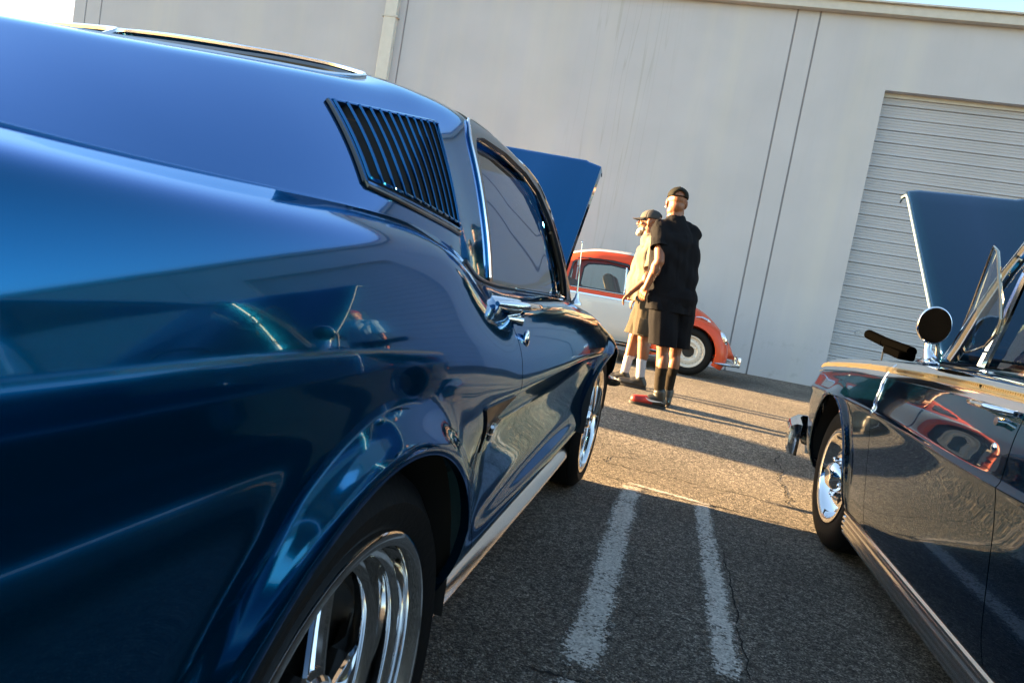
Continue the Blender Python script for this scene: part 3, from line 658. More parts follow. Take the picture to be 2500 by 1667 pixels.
# side louvres: a pressed panel of upright blades, each blade curling round at the foot
LB0, LB1, LT1, LT0 = [np.array(q) for q in LOUV]
NLV = 12
pl_ = []
for s in (0.0, 1.0): pass
back = []
for a in np.linspace(-.10, 1.10, 14):
    for t in np.linspace(-.16, 1.14, 8):
        q = (LB0 * (1 - t) + LT0 * t) * (1 - a) + (LB1 * (1 - t) + LT1 * t) * a; p, n = on_sail(*q); back.append(p - n * .034)
raw('louvre_backing', back, [(i * 8 + j, (i + 1) * 8 + j, (i + 1) * 8 + j + 1, i * 8 + j + 1) for i in range(13) for j in range(7)], DARK, mus)
def lv(a, t): return (LB0 * (1 - t) + LT0 * t) * (1 - a) + (LB1 * (1 - t) + LT1 * t) * a
for k in range(NLV):
    a0 = k / NLV; a1 = (k + 1) / NLV; b = B(); top = []; ins = []
    for t in np.linspace(0.985, 0.09, 14):
        p, n = on_sail(*lv(a0 + .012, t)); top.append(p + n * .006); ins.append(p - n * .030)
    fwd = (on_sail(*lv(a1, .5))[0] - on_sail(*lv(a0, .5))[0])
    foot = []
    for u in np.linspace(0.06, 0.80, 7):
        p, n = on_sail(*lv(a0 + (a1 - a0) * u + .010, 0.055 - .012 * math.sin(u * math.pi * .5) + .02 * max(0, u - .6))); foot.append(p + n * .006)
    b.tube(top + foot, .0023, n=6)
    # rounded head
    head = []
    for u in np.linspace(0.06, 0.95, 6):
        p, n = on_sail(*lv(a0 + (a1 - a0) * u, 0.985)); head.append(p + n * .005)
    b.tube(head, .0023, n=6)
    lo_ = b.obj('louvre', BLUE, mus)
    V = []
    for p, q in zip(top, ins): V += [p - (p - q) * .06, q - fwd * .3]
    raw('louvre_blade', V, [(2 * i, 2 * i + 2, 2 * i + 3, 2 * i + 1) for i in range(len(top) - 1)], DARK, lo_)
rim_pts = []
for a, t in [(u, 0.0) for u in np.linspace(0, 1, 16)] + [(1.0, u) for u in np.linspace(0, 1, 12)[1:]] + [(u, 1.0) for u in np.linspace(1, 0, 16)[1:]] + [(0.0, u) for u in np.linspace(1, 0, 12)[1:]]:
    p, n = on_sail(*lv(a, t)); rim_pts.append(p + n * .001)
B().tube(rim_pts, .0044, n=8, cap=False).obj('louvre_frame', BLUE, mus)
gl_ = []
for a, t in [(-.012, u) for u in np.linspace(1, 0, 12)] + [(u, -.035) for u in np.linspace(0, 1.0, 16)]:
    p, n = on_sail(*lv(a, t)); gl_.append(p + n * .002)
B().tube(gl_, .0030, n=6).obj('louvre_shadow_gap', SEAL, mus)  # black tube paints in the shadow gap along the louvre panel's rear edge and foot
# window seal, bright frame, drip rail
sw = seg_sdf(P2u, WIN); inside = UX > xe[:, None] - .05
fseal = np.where(inside, np.minimum(np.minimum(sw + .030, -sw + .006), UZ - (c10z[:, None] - .002)), -1)
panel('window_seal', PU, NU, fseal, SEAL, mus, depth=.02, push=.0035)
topf = np.where(inside, np.minimum.reduce([sw + .075, -sw - .026, UY - 1.60]), -1)
panel('roof_side_rail', PU, NU, topf, SEAL, mus, depth=.01, push=.003)
offset_curve(PU, NU, np.where(inside, sw + .033, -1), 'window_trim', CHROME, mus, .0042, .004, ok=lambda p: p[2] > .945 and p[1] < 2.70)
offset_curve(PU, NU, np.where(inside, sw - .004, -1), 'glass_channel', CHROME, mus, .0030, -.012, ok=lambda p: p[2] > .95)
offset_curve(PU, NU, seg_sdf(P2x, BLW), 'rear_window_trim', CHROME, mus, .0042, .002, ok=lambda p: p[0] > MXC - .55)
offset_curve(PU, NU, seg_sdf(P2x, BLW), 'far_rear_window_trim', CHROME, mus, .0062, .002, ok=lambda p: p[0] > MXC - .55, mirror_x=MXC)
offset_curve(PU, NU, seg_sdf(P2x, BLW) - .022, 'rear_window_seal', SEAL, mus, .012, -.012, ok=lambda p: p[0] > MXC - .55)
# inner window division and the small chrome post at the front of the glass
def wpt(y, z, d=.02):
    p, n = on_sail(y, z); return p - n * d
B().tube([wpt(2.62, .95), wpt(2.50, 1.06), wpt(2.40, 1.19)], .0045, n=6).obj('vent_post', CHROME, mus)
B().tube([wpt(2.70, .945, .01), wpt(2.62, 1.04, .01), wpt(2.49, 1.16, .01)], .008, n=6).obj('pillar_seal', SEAL, mus)
# belt moulding that drops over the hip and runs on along the door
bm_ = [Vector(PL[i, -1]) + Vector(NL[i, -1]) * .003 for i in range(int((1.22 + .62) / .0125), int((2.72 + .62) / .0125), 4)]
B().tube(bm_[:16], .0036, n=6).obj('belt_moulding', SEAL, mus)
B().tube([p + Vector((.004, 0, .001)) for p in bm_[12:]], .0028, n=6).obj('belt_trim', CHROME, mus)
# bright sill moulding
yy = np.linspace(1.03, 3.03, 60); V = []
for y in yy:
    i = int(np.argmin(abs(yL - y))); p = PL[i, 0]; e = min(1.0, (3.03 - y) / .10) ** .5
    for dx, z in ((-.018, .290), (-.006, .285), (.010, .271), (.021, .256), (.025, .248), (.012, .241), (-.012, .235)):
        V.append((p[0] + .046 - .012 * (y - 1.0) / 2 + dx * e, y, .262 + (z - .262) * (.25 + .75 * e)))
raw('sill_moulding', V, [(i * 7 + j, i * 7 + j + 1, (i + 1) * 7 + j + 1, (i + 1) * 7 + j) for i in range(59) for j in range(6)], CHROME_SOFT, mus, auto=35)
# wheels, wheel wells, floor
mxw = MX0 - .060 - .085
add_wheel(mus, mxw + .012, 0.725, 0.352, 1, .352, .235, .268)
add_wheel(mus, mxw + .004, 3.42, 0.345, 1, .345, .215, .262, yaw=R(-2))
add_wheel(mus, 2 * MXC - mxw, 0.70, 0.352, -1, .352, .235, .268); add_wheel(mus, 2 * MXC - mxw, 3.40, 0.345, -1, .345, .215, .262)
for s in (0, 1):
    for cy, cz, r in ARC:
        V = []; F = []; rr_ = r + .035; n = 20
        for i in range(n + 1):
            th = math.pi * i / n
            for x in (MX0 - .022, MX0 - .36): V.append((x if s == 0 else 2 * MXC - x, cy + rr_ * math.cos(th), cz + rr_ * math.sin(th)))
        F = [(2 * i, 2 * i + 1, 2 * i + 3, 2 * i + 2) for i in range(n)]
        xw = MX0 - .36 if s == 0 else 2 * MXC - (MX0 - .36); o = len(V); V.append((xw, cy, cz)); F += [(o, 2 * i + 1, 2 * i + 3) for i in range(n)]
        raw('wheel_well', V, F, DARK, mus)
b = B(); b.box((MXC, 1.50, .30), (1.05, 3.8, .36)); b.box((MXC, 2.06, .235), (1.53, 1.86, .10)); b.box((MXC, 2.05, .16), (.7, 3.0, .12)); b.box((MXC, 3.72, .50), (1.0, .95, .34)); b.box((2 * MXC - MX0 + .12, 1.75, .14), (.04, 3.3, .20)); b.obj('underbody', DARK, mus, smooth=False)  # last box: far-side skirt added to block low sun under the car
# nose, tail
b = B(); b.prism([(-.80, .33), (.80, .33), (.84, .66), (.72, .735), (-.72, .735), (-.84, .66)], .05, (MXC, 4.235, 0)); b.obj('grille', BLACK, mus, smooth=False)
b = B(); b.tube([(MX0 - .02, 4.12, .47), (MX0 - .05, 4.26, .47), (MX0 - .14, 4.34, .47), (MXC, 4.39, .47), (2 * MXC - MX0 + .14, 4.34, .47), (2 * MXC - MX0 + .05, 4.26, .47), (2 * MXC - MX0 + .02, 4.12, .47)], .05, n=10, flat=.45); b.obj('front_bumper', CHROME, mus)
for s in (-1, 1):
    b = B(); b.lathe([(0, .001), (.02, .05), (.03, .08), (.0, .092), (-.04, .092)], 32, 'y', (MXC + s * .66, 4.27, .60)); b.obj('headlight', LENS, mus)
    b = B(); b.box((MXC + s * .62, -.63, .78), (.34, .03, .13), bev=.01); b.obj('tail_light', RED_LENS, mus)
b = B(); b.prism([(-.86, .30), (.86, .30), (.885, .78), (.80, .96), (-.80, .96), (-.885, .78)], .03, (MXC, -.61, 0)); b.obj('tail_panel', BLUE, mus, smooth=False)
b = B(); b.tube([(MX0 - .06, -.35, .45), (MX0 - .06, -.66, .45), (MX0 - .2, -.74, .45), (MXC, -.78, .45), (2 * MXC - MX0 + .2, -.74, .45), (2 * MXC - MX0 + .06, -.66, .45), (2 * MXC - MX0 + .06, -.35, .45)], .05, n=10, flat=.5); b.obj('rear_bumper', CHROME, mus)
# engine bay under the open hood, cabin
b = B(); b.box((MXC, 3.6, .72), (1.36, 1.28, .04)); b.box((MXC, 2.98, .80), (1.36, .04, .20)); b.box((MXC, 3.5, .78), (.55, .7, .14), bev=.03); b.obj('engine_bay', DARK, mus, smooth=False)
b = B(); b.lathe([(.0, .001), (0, .17), (.05, .18), (.055, .03), (.07, .02), (.07, .001)], 32, 'z', (MXC, 3.45, .85)); b.obj('air_cleaner', CHROME, mus, auto=35)
SEATM = pbr('dark_vinyl', (.02, .02, .022), .5)
for s in (-1, 1):
    b = B(); b.box((MXC + s * .36, 1.85, .45), (.5, .5, .16), bev=.05); b.box((MXC + s * .36, 1.58, .72), (.5, .14, .55), Matrix.Rotation(R(12), 3, 'X'), bev=.05); b.obj('seat', SEATM, mus)
b = B(); b.box((MXC, 2.62, .80), (1.3, .28, .2), bev=.05); b.obj('dashboard', SEATM, mus)
b = B(); V = []
for i in range(24):
    th = 2 * math.pi * i / 24; V.append((MXC - .36 + .19 * math.cos(th), 2.32 - .08 * math.sin(th), .86 + .17 * math.sin(th)))
b.tube(V + V[:1], .011, n=6, cap=False); b.obj('steering_wheel', BLACK, mus)
# raised hood, hinged at the cowl; a turned-down flange runs along each side and a lip along the front
hd = (Vector((0, 3.40, 1.594)) - Vector((0, 2.62, .90))); hl = hd.length; hd.normalize(); hn = Vector((0, -hd.z, hd.y))
HW = MX0 - .195 - MXC
def hood_pt(a, u, lift=0): return Vector((MXC + a, 2.62, .90)) + hd * u + hn * lift
cols = [(-1.0, -.035), (-.992, -.004), (-.975, .0), (-.90, .012), (-.88, .019), (-.55, .023), (-.22, .030), (-.19, .036), (0, .040), (.19, .036), (.22, .030), (.55, .023), (.88, .019), (.90, .012), (.975, .0), (.992, -.004), (1.0, -.035)]
V = []; us = list(np.linspace(0, hl - .03, 14)) + [hl - .012, hl, hl + .010, hl + .012]
for j, u in enumerate(us):
    dl = 0 if j < 14 else (0, -.003, -.012, -.035)[j - 14]
    for a, l in cols: V.append(hood_pt(a * (HW - .02 * u), u + (.02 * (1 - a * a)), l + dl))
m = len(cols); F = [(j * m + i, j * m + i + 1, (j + 1) * m + i + 1, (j + 1) * m + i) for j in range(len(us) - 1) for i in range(m - 1)]
ho = raw('hood', V, F, BLUE, mus, auto=50)
md = ho.modifiers.new('s', 'SOLIDIFY'); md.thickness = .006; md.offset = -1
for s in (-1, 1): B().tube([(MXC + s * .60, 2.95, .86), hood_pt(s * .60, .55, -.03)], .008).obj('hood_hinge', BLACK, mus)
# door handle, lock, antenna, quarter scoop
p0, n0 = on_side(1.48, .895)
hx = p0.x + .002
b = B(); pts = [(hx + .004, 1.325, .905), (hx + .030, 1.355, .906), (hx + .046, 1.40, .907), (hx + .050, 1.46, .907), (hx + .046, 1.53, .906), (hx + .034, 1.595, .905), (hx + .026, 1.62, .904)]
b.tube(pts, [.008, .015, .0155, .0145, .013, .0105, .005], n=14, flat=.62); b.obj('door_handle', CHROME, mus)
b = B(); b.tube([(hx - .03, 1.385, .898), (hx + .010, 1.385, .899), (hx + .034, 1.395, .903), (hx + .042, 1.40, .905)], [.025, .024, .019, .008], n=16, flat=.85); b.tube([(hx - .03, 1.575, .896), (hx + .008, 1.572, .898), (hx + .026, 1.565, .902)], [.016, .014, .009], n=14, flat=.85); b.obj('handle_base', CHROME, mus)
b = B(); b.tube([(hx + .006, 1.385, .876), (hx + .040, 1.400, .876)], .0095, n=14); b.tube([(hx + .035, 1.398, .876), (hx + .045, 1.402, .876)], .0115, n=14); b.obj('push_button', CHROME, mus, auto=35)
p1, n1 = on_side(1.44, .836)
b = B(); b.sphere((p1.x + .001, 1.44, .836), (.008, .012, .022)); b.obj('door_lock', CHROME, mus)
b = B(); az = on_side(2.85, .905)[0].z; ax = -.417
b.lathe([(-.002, .026), (.006, .024), (.014, .015), (.022, .013), (.028, .009), (.040, .008), (.046, .005)], 20, 'z', (ax, 2.85, .912)); b.obj('antenna_base', CHROME, mus, auto=35)
b = B(); b.tube([(ax, 2.85, .94), (ax - .008, 2.85, 1.03)], .0034, n=8); b.tube([(ax - .008, 2.85, 1.03), (ax - .014, 2.85, 1.10)], .0027, n=8); b.tube([(ax - .014, 2.85, 1.10), (ax - .019, 2.85, 1.166)], .0020, n=8); b.sphere((ax - .019, 2.85, 1.168), .0042, 10, 6); b.obj('antenna', CHROME, mus)
def patch(name, poly, mat, lift, step=.0, depth=.01):
    f = seg_sdf(np.stack([PL[..., 1], PL[..., 2]], -1), poly); return panel(name, PL, NL, f, mat, mus, depth=depth, push=lift)
SC = [(1.085, .738), (1.345, .730), (1.300, .700), (1.225, .635), (1.210, .628), (1.195, .640), (1.120, .705)]
patch('side_scoop', SC, BLACK, .004, depth=.006)
offset_curve(PL, NL, seg_sdf(np.stack([PL[..., 1], PL[..., 2]], -1), [(1.150, .712), (1.275, .708), (1.212, .650)]), 'scoop_trim', CHROME_SOFT, mus, .004, .010, ok=lambda p: p[2] < .695)
for zz in (.700, .682):
    b = B(); b.tube([on_side(y, zz)[0] + on_side(y, zz)[1] * .010 for y in (1.185, 1.21, 1.24)], .0055, n=6, flat=.6); b.obj('scoop_bar', CHROME_SOFT, mus)

V = []; js = list(range(0, int((0.93 + .62) / .0125), 2))
for q, i in enumerate(js):
    p = PL[i, -1]; tp = min(1.0, (len(js) - 1 - q) / 45); V += [(p[0] + .0015, p[1], p[2] - .0012), (p[0] + .0005, p[1], p[2] + .0022 * tp + .0004), (p[0] - .005 * tp, p[1], p[2] + .0032 * tp + .0004), (p[0] - .001 - .013 * tp, p[1], p[2] + .0058 * tp)]
raw('body_crease', V, [(4 * i + j, 4 * i + 4 + j, 4 * i + 5 + j, 4 * i + 1 + j) for i in range(len(js) - 1) for j in range(3)], BLUE, mus)
# ================================================================ teal convertible on the right
TEAL = paint('teal_metallic_paint', (0.003, 0.030, 0.072), metal=.88, rough=.11, tint=(.52, .68, .92), coat=.8)
tea = thing('parked_car', 'dark teal two-door car with chrome side mouldings, round mirror and its hood raised', 'car')
TX0, TXC = 0.772, 1.700
def dzt(y): return pchip([-.9, 2.0, 2.85, 3.9, 4.36], [0, 0, -.016, -.072, -.118], y)
yT = np.arange(-0.9, 4.46, .0125)
base = [(.118,.185,0),(.080,.205,0),(.052,.272,0),(.034,.34,.1),(.022,.47,.2),(.012,.60,.4),(.003,.668,.4),(.000,.684,.4),(.007,.698,.4),(.015,.79,.8),(.027,.85,1),(.039,.884,1),(.058,.912,1),(.092,.930,1),(.150,.938,1),(.20,.940,1)]
lowerT = []
for dx, z, k in base:
    ks = []
    for y in (-.9, -.2, .8, 1.8, 2.4, 2.85, 3.3, 3.7, 4.0, 4.18, 4.32, 4.45):
        fr = max(0, (y - 3.85)); ext = .34 * fr ** 2 + (.03 if y > 4.4 else 0)
        zz = z + k * float(dzt(y)) + (.035 * min(1, max(0, (y - 1.8) / 1.2)) if .66 < z < .70 else 0)
        if z < .25: zz += .10 * min(1, max(0, (y - 3.55) / .3))
        elif z < .45: zz += .05 * min(1, max(0, (y - 3.55) / .3))
        ks.append((y, dx + ext, zz))
    lowerT.append(ks)
PT = loft(lowerT, yT, per=7, sm_u=8, sm_v=2)
TAR_ = [(3.42, .335, .372), (.65, .335, .372)]
for cy, cz, r in TAR_:
    rr = np.hypot(PT[..., 1] - cy, PT[..., 2] - cz); PT[..., 0] -= .018 * np.exp(-((rr - r - .006) / .026) ** 2) * np.clip((PT[..., 2] - .2) / .2, 0, 1)
PT[..., 0] += TX0
NT = grid_normals(PT, 1.0)
if NT[200, 50, 0] > 0: NT = -NT
TY, TZ = PT[..., 1], PT[..., 2]
aT = np.minimum.reduce([np.hypot(TY - cy, TZ - cz) - r for cy, cz, r in TAR_])
sF = 2.765 + .16 * np.clip(TZ - .32, 0, 1); sR = 1.745 + .06 * np.clip(TZ - .32, 0, 1)
low = TZ - .275
panel('front_fender', PT, NT, np.minimum.reduce([aT, TY - sF - G, low]), TEAL, tea)
panel('door', PT, NT, np.minimum.reduce([sF - TY - G, TY - sR - G, low]), TEAL, tea)
panel('quarter_panel', PT, NT, np.minimum.reduce([aT, sR - TY - G, low]), TEAL, tea)
panel('sill_panel', PT, NT, np.minimum.reduce([aT, -low]), BLACK, tea)
panel('far_body_side', PT[::2], NT[::2], aT[::2], TEAL, tea, mirror_x=TXC)
def row_strip(name, rows, mat, y0, y1, lift, depth=.006, brk=()):
    f = np.minimum.reduce([TY - y0, y1 - TY] + [np.where(abs(TY - q) < .004, -1, 1) for q in brk]); r0, r1 = rows
    z0 = r0 + dzt(TY); z1 = r1 + dzt(TY); return panel(name, PT, NT, np.minimum.reduce([f, TZ - z0, z1 - TZ]), mat, tea, depth=depth, push=lift)
# bright side moulding in three bands, the ribbed centre one gold-toned
RIB = pbr('ribbed_gold_trim', (0.62, 0.50, 0.28), 0.30, 1.0)
row_strip('side_moulding', (.862, .926), CHROME, 1.0, 4.40, .004, .007, (2.855,))
row_strip('moulding_insert', (.883, .902), RIB, 1.0, 4.34, .0075, .006, (2.855,))
for k in range(3):
    zz = .8865 + .006 * k; pts = []
    for y in np.arange(1.0, 4.32, .04):
        i = int(np.argmin(abs(yT - y))); z = zz + float(dzt(y)); q = int(np.argmin(abs(PT[i, 60:, 2] - z))) + 60; pts.append(Vector(PT[i, q]) + Vector(NT[i, q]) * .0085)
    B().tube(pts, .0026, n=6).obj('moulding_rib', RIB, tea)
rb = B()
for y in np.arange(1.0, 2.75, .012):
    i = int(np.argmin(abs(yT - y))); z = .891 + float(dzt(y)); q = int(np.argmin(abs(PT[i, 60:, 2] - z))) + 60; p = Vector(PT[i, q]) + Vector(NT[i, q]) * .008; rb.box(tuple(p), (.006, .006, .016))
o_ = rb.obj('moulding_bead', RIB, tea, smooth=False); o_['kind'] = 'stuff'
b = B()
pts = []
for zq in np.linspace(.90, .69, 16):
    i = int(np.argmin(abs(yT - (2.765 + .16 * (zq - .32))))); q = int(np.argmin(abs(PT[i, 45:, 2] - zq))) + 45; pts.append(Vector(PT[i, q]) + Vector(NT[i, q]) * .003 + Vector((0, -.004, 0)))
b.tube(pts, .005, n=6, flat=.6).obj('door_edge_guard', CHROME, tea)
# ribbed sill moulding
prof = [(-.020, .276), (.004, .272), (.010, .262), (.010, .254), (.002, .250), (.002, .246), (.010, .242), (.011, .234), (.003, .230), (.003, .226), (.011, .222), (.011, .214), (.003, .210), (.003, .206), (.010, .202), (.010, .194), (.000, .190), (.000, .186), (.006, .182), (.004, .172), (-.02, .165)]
V = []; yy = np.linspace(.98, 3.06, 50); m = len(prof)
for y in yy:
    for dx, z in prof: V.append((TX0 + .060 - dx * 1.2, y, z))
raw('sill_moulding', V, [(i * m + j, (i + 1) * m + j, (i + 1) * m + j + 1, i * m + j + 1) for i in range(49) for j in range(m - 1)] + [tuple((49) * m + j for j in range(m))], CHROME_SOFT, tea, auto=30)
# top of the fender, cowl and door; inner panels
b = B(); b.box((TX0 + .215, 2.28, .925), (.05, 1.08, .022), bev=.004); b.obj('door_top_trim', BLACK, tea)
b = B(); b.box((TX0 + .26, 2.28, .60), (.12, 1.06, .62)); b.obj('door_inner', SEATM, tea, smooth=False)
V = []; cy_ = []
for y, z in ((2.82, .945), (2.90, .950), (3.02, .945), (3.10, .925)):
    for x in np.linspace(TX0 + .19, 2 * TXC - TX0 - .19, 20): V.append((x, y, z + .035 * (1 - ((x - TXC) / .72) ** 2)))
raw('cowl', V, [(i * 20 + j, i * 20 + j + 1, (i + 1) * 20 + j + 1, (i + 1) * 20 + j) for i in range(3) for j in range(19)], TEAL, tea)
V = []
for y in np.arange(2.85, 4.32, .06):
    i = int(np.argmin(abs(yT - y))); p = PT[i, -1]; V += [(p[0], y, p[2]), (p[0] + .03, y, p[2] - .002), (p[0] + .035, y, p[2] - .03), (p[0] + .035, y, p[2] - .25)]
n4 = len(V) // 4; raw('fender_inner', V, [(4 * i + j, 4 * i + j + 1, 4 * i + 5 + j, 4 * i + 4 + j) for i in range(n4 - 1) for j in range(3)], TEAL, tea, auto=40)
raw('far_fender_inner', [(2 * TXC - x, y, z) for x, y, z in V], [(4 * i + j, 4 * i + 4 + j, 4 * i + 5 + j, 4 * i + j + 1) for i in range(n4 - 1) for j in range(3)], TEAL, tea, auto=40)
b = B(); b.box((TXC, 3.5, .66), (1.3, 1.2, .04)); b.box((TXC, 2.98, .78), (1.4, .04, .30)); b.box((TXC, 3.45, .76), (.5, .75, .18), bev=.03); b.obj('engine_bay', DARK, tea, smooth=False)
b = B(); b.lathe([(.0, .001), (0, .17), (.05, .18), (.055, .03), (.07, .02), (.07, .001)], 32, 'z', (TXC, 3.45, .84)); b.obj('air_cleaner', CHROME, tea, auto=35)
b = B(); b.box((TXC, 1.6, .30), (1.20, 4.6, .26)); b.box((TXC, 2.0, .22), (1.58, 2.0, .08)); b.obj('underbody', DARK, tea, smooth=False)
b = B(); b.prism([(-.74, .36), (.74, .36), (.76, .62), (.66, .735), (-.66, .735), (-.76, .62)], .05, (TXC, 4.37, 0)); b.obj('grille', BLACK, tea, smooth=False)
for s in (-1, 1):
    for q in (.66, .48):
        b = B(); b.lathe([(0, .001), (.02, .05), (.028, .075), (.0, .085), (-.05, .085)], 28, 'y', (TXC + s * q, 4.415, .62)); b.obj('headlight', LENS, tea)
B().tube([(TX0 + .085, 4.30, .60), (TX0 + .120, 4.40, .60)], [.014, .012], n=10).obj('side_lamp', AMBER, tea)
b = B()
sec = []
for x, y in ((TX0 + .004, 4.12), (TX0 + .012, 4.27), (TX0 + .05, 4.40), (TX0 + .16, 4.48), (TXC, 4.54), (2 * TXC - TX0 - .16, 4.48), (2 * TXC - TX0 - .05, 4.40), (2 * TXC - TX0 - .012, 4.27), (2 * TXC - TX0 - .004, 4.12)): sec.append(Vector((x, y, .36)))
V = []; m = 10
for i, p in enumerate(sec):
    t = (sec[min(i + 1, 8)] - sec[max(i - 1, 0)]).normalized(); o = Vector((-t.y, t.x, 0)); hz = .115 if 0 < i < 8 else .09
    for a, z in ((-.02, -1), (.012, -.95), (.030, -.6), (.038, -.2), (.040, .2), (.034, .45), (.045, .6), (.035, .85), (.01, 1), (-.02, 1)): V.append((p.x + o.x * a, p.y + o.y * a, p.z + z * hz))
raw('front_bumper', V, [(i * m + j, (i + 1) * m + j, (i + 1) * m + (j + 1) % m, i * m + (j + 1) % m) for i in range(8) for j in range(m)] + [tuple(range(m)), tuple(8 * m + j for j in range(m - 1, -1, -1))], CHROME, tea, auto=50)
b = B(); b.tube([(2 * TXC - TX0 - .06, -.7, .45), (2 * TXC - TX0 - .15, -.98, .45), (TXC, -1.05, .45), (TX0 + .15, -.98, .45), (TX0 + .06, -.7, .45)], .09, n=10, flat=.4); b.obj('rear_bumper', CHROME, tea)
b = B(); b.prism([(-.80, .30), (.80, .30), (.84, .70), (.72, .93), (-.72, .93), (-.84, .70)], .05, (TXC, -.91, 0)); b.box((TXC, -.05, .92), (1.44, 1.7, .03)); b.obj('tail_panel', TEAL, tea, smooth=False)
add_wheel(tea, TX0 + .058 + .10, 3.42, .335, -1, .335, .20, .215, 'rally', yaw=R(3)); add_wheel(tea, TX0 + .16, .65, .335, -1, .335, .20, .215, 'rally')
add_wheel(tea, 2 * TXC - TX0 - .158, 3.42, .335, 1, .335, .20, .215, 'rally'); add_wheel(tea, 2 * TXC - TX0 - .16, .65, .335, 1, .335, .20, .215, 'rally')
for s in (0, 1):
    for cy, cz, r in TAR_:
        V = []; rr_ = r + .03; n = 20
        for i in range(n + 1):
            th = math.pi * i / n
            for x in (TX0 + .03, TX0 + .36): V.append((x if s == 0 else 2 * TXC - x, cy + rr_ * math.cos(th), cz + rr_ * math.sin(th)))
        F = [(2 * i, 2 * i + 1, 2 * i + 3, 2 * i + 2) for i in range(n)]; xw = V[1][0]; o = len(V); V.append((xw, cy, cz)); F += [(o, 2 * i + 1, 2 * i + 3) for i in range(n)]
        raw('wheel_well', V, F, DARK, tea)
offset_curve(PT, NT, aT, 'arch_lip', TEAL, tea, .006, .0, ok=lambda p: p[2] > .285 and p[1] > 2)
# raised hood
hb, ht = Vector((0, 2.93, .955)), Vector((0, 3.92, 1.79)); td = (ht - hb); tl = td.length; td.normalize(); tn = Vector((0, -td.z, td.y)); THW = TXC - 1.005
cols = [(-1.0, -.030), (-.995, -.006), (-.985, .0), (-.93, .010), (-.6, .020), (-.30, .026), (-.27, .034), (-.10, .040), (0, .048), (.10, .040), (.27, .034), (.30, .026), (.6, .020), (.93, .010), (.985, 0), (.995, -.006), (1.0, -.030)]
us = list(np.linspace(0, tl - .06, 14)) + [tl - .035, tl - .012, tl, tl + .002, tl - .008]; V = []
for j, u in enumerate(us):
    dl = 0 if j < 14 else (-.003, -.012, -.03, -.05, -.062)[j - 14]
    for a, l in cols: V.append(Vector((TXC + a * THW, hb.y, hb.z)) + td * u + tn * (l + dl))
m = len(cols); ho = raw('hood', V, [(j * m + i, j * m + i + 1, (j + 1) * m + i + 1, (j + 1) * m + i) for j in range(len(us) - 1) for i in range(m - 1)], TEAL, tea, auto=50)
md = ho.modifiers.new('s', 'SOLIDIFY'); md.thickness = .006; md.offset = -1
HEDGE = pbr('sunlit_hood_edge', (.30, .38, .36), .3, .3, coat=1)  # the hood lip's sunlit brightness is put into this paler colour
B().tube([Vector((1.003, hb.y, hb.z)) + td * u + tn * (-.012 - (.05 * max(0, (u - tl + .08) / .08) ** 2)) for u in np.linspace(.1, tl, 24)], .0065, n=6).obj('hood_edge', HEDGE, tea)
for s in (-1, 1): B().tube([(TXC + s * .62, 3.2, .90), (TXC + s * .62, 3.30, 1.22)], .008).obj('hood_hinge', BLACK, tea)
# windscreen frame, vent window, mirror
fr_l = [(.955, 2.72, .955), (.965, 2.70, 1.00), (.985, 2.655, 1.12), (1.01, 2.585, 1.26), (1.04, 2.50, 1.39), (1.09, 2.44, 1.435)]
fr = fr_l + [(TXC, 2.36, 1.46)] + [(2 * TXC - x, y, z) for x, y, z in fr_l[::-1]]
B().tube(fr, [.030, .028, .024, .022, .022, .022, .022, .022, .022, .022, .024, .028, .030], n=10, flat=.6).obj('windscreen_frame', CHROME, tea)
B().tube([(x - .012, y - .045, z) for x, y, z in fr_l[:5]], [.014] * 5, n=8).obj('pillar_seal', SEAL, tea)
B().tube([(x - .016, y - .085, z) for x, y, z in fr_l[:5]], [.012] * 5, n=8).obj('pillar_trim', CHROME, tea)
raw('windscreen', fr, [tuple(range(len(fr)))], CLEAR, tea, smooth=False)
B().tube([(.965, 2.475, .950), (.985, 2.455, 1.08), (1.00, 2.425, 1.235), (1.015, 2.37, 1.38)], [.016, .015, .013, .012], n=8).obj('window_guide', CHROME, tea)
vt = [(1.0, 2.833, .985), (0.985, 2.717, 1.174), (0.965, 2.599, 1.351), (0.945, 2.504, 1.320), (0.92, 2.383, 1.224), (0.905, 2.296, 1.152), (0.9, 2.257, 1.093), (0.9, 2.264, 1.054), (0.915, 2.359, 1.015), (0.955, 2.584, .99)]
GOLDT = pbr('warm_bright_trim', (.50, .45, .34), .15, 1.0)
B().tube(vt + vt[:1], [.0028, .0028, .004, .0055, .006, .006, .0055, .005, .0045, .004, .0028], n=8, cap=False).obj('vent_window_frame', GOLDT, tea); raw('vent_window', vt, [tuple(range(len(vt)))], VENTG, tea, smooth=False)
b = B(); b.lathe([(0, .001), (0, .052), (.004, .055), (.012, .057), (.03, .050), (.045, .034), (.052, .001)], 40, 'y', (0, 0, 0))
b.V = [(x, y, z * 1.22) for x, y, z in b.V]; mi = b.obj('side_mirror', CHROME, tea, auto=35); mi.location = (.902, 2.775, 1.068); mi.rotation_euler = (0, 0, R(-10))
b = B(); b.lathe([(-.0015, .0005), (-.0015, .0525)], 40, 'y'); b.V = [(x, y, z * 1.22) for x, y, z in b.V]
mg = b.obj('mirror_glass', pbr('mirror_dark_reflection', (.001, .001, .001), .6, spec=.03), mi)  # the mirror's dark reflection is painted on as flat black
B().tube([(.902, 2.80, 1.01), (.905, 2.80, .975), (.915, 2.78, .94)], [.012, .014, .026], n=10).obj('mirror_stem', CHROME, tea)
B().sphere((.915, 2.78, .932), (.030, .055, .014)).obj('mirror_foot', CHROME, tea)
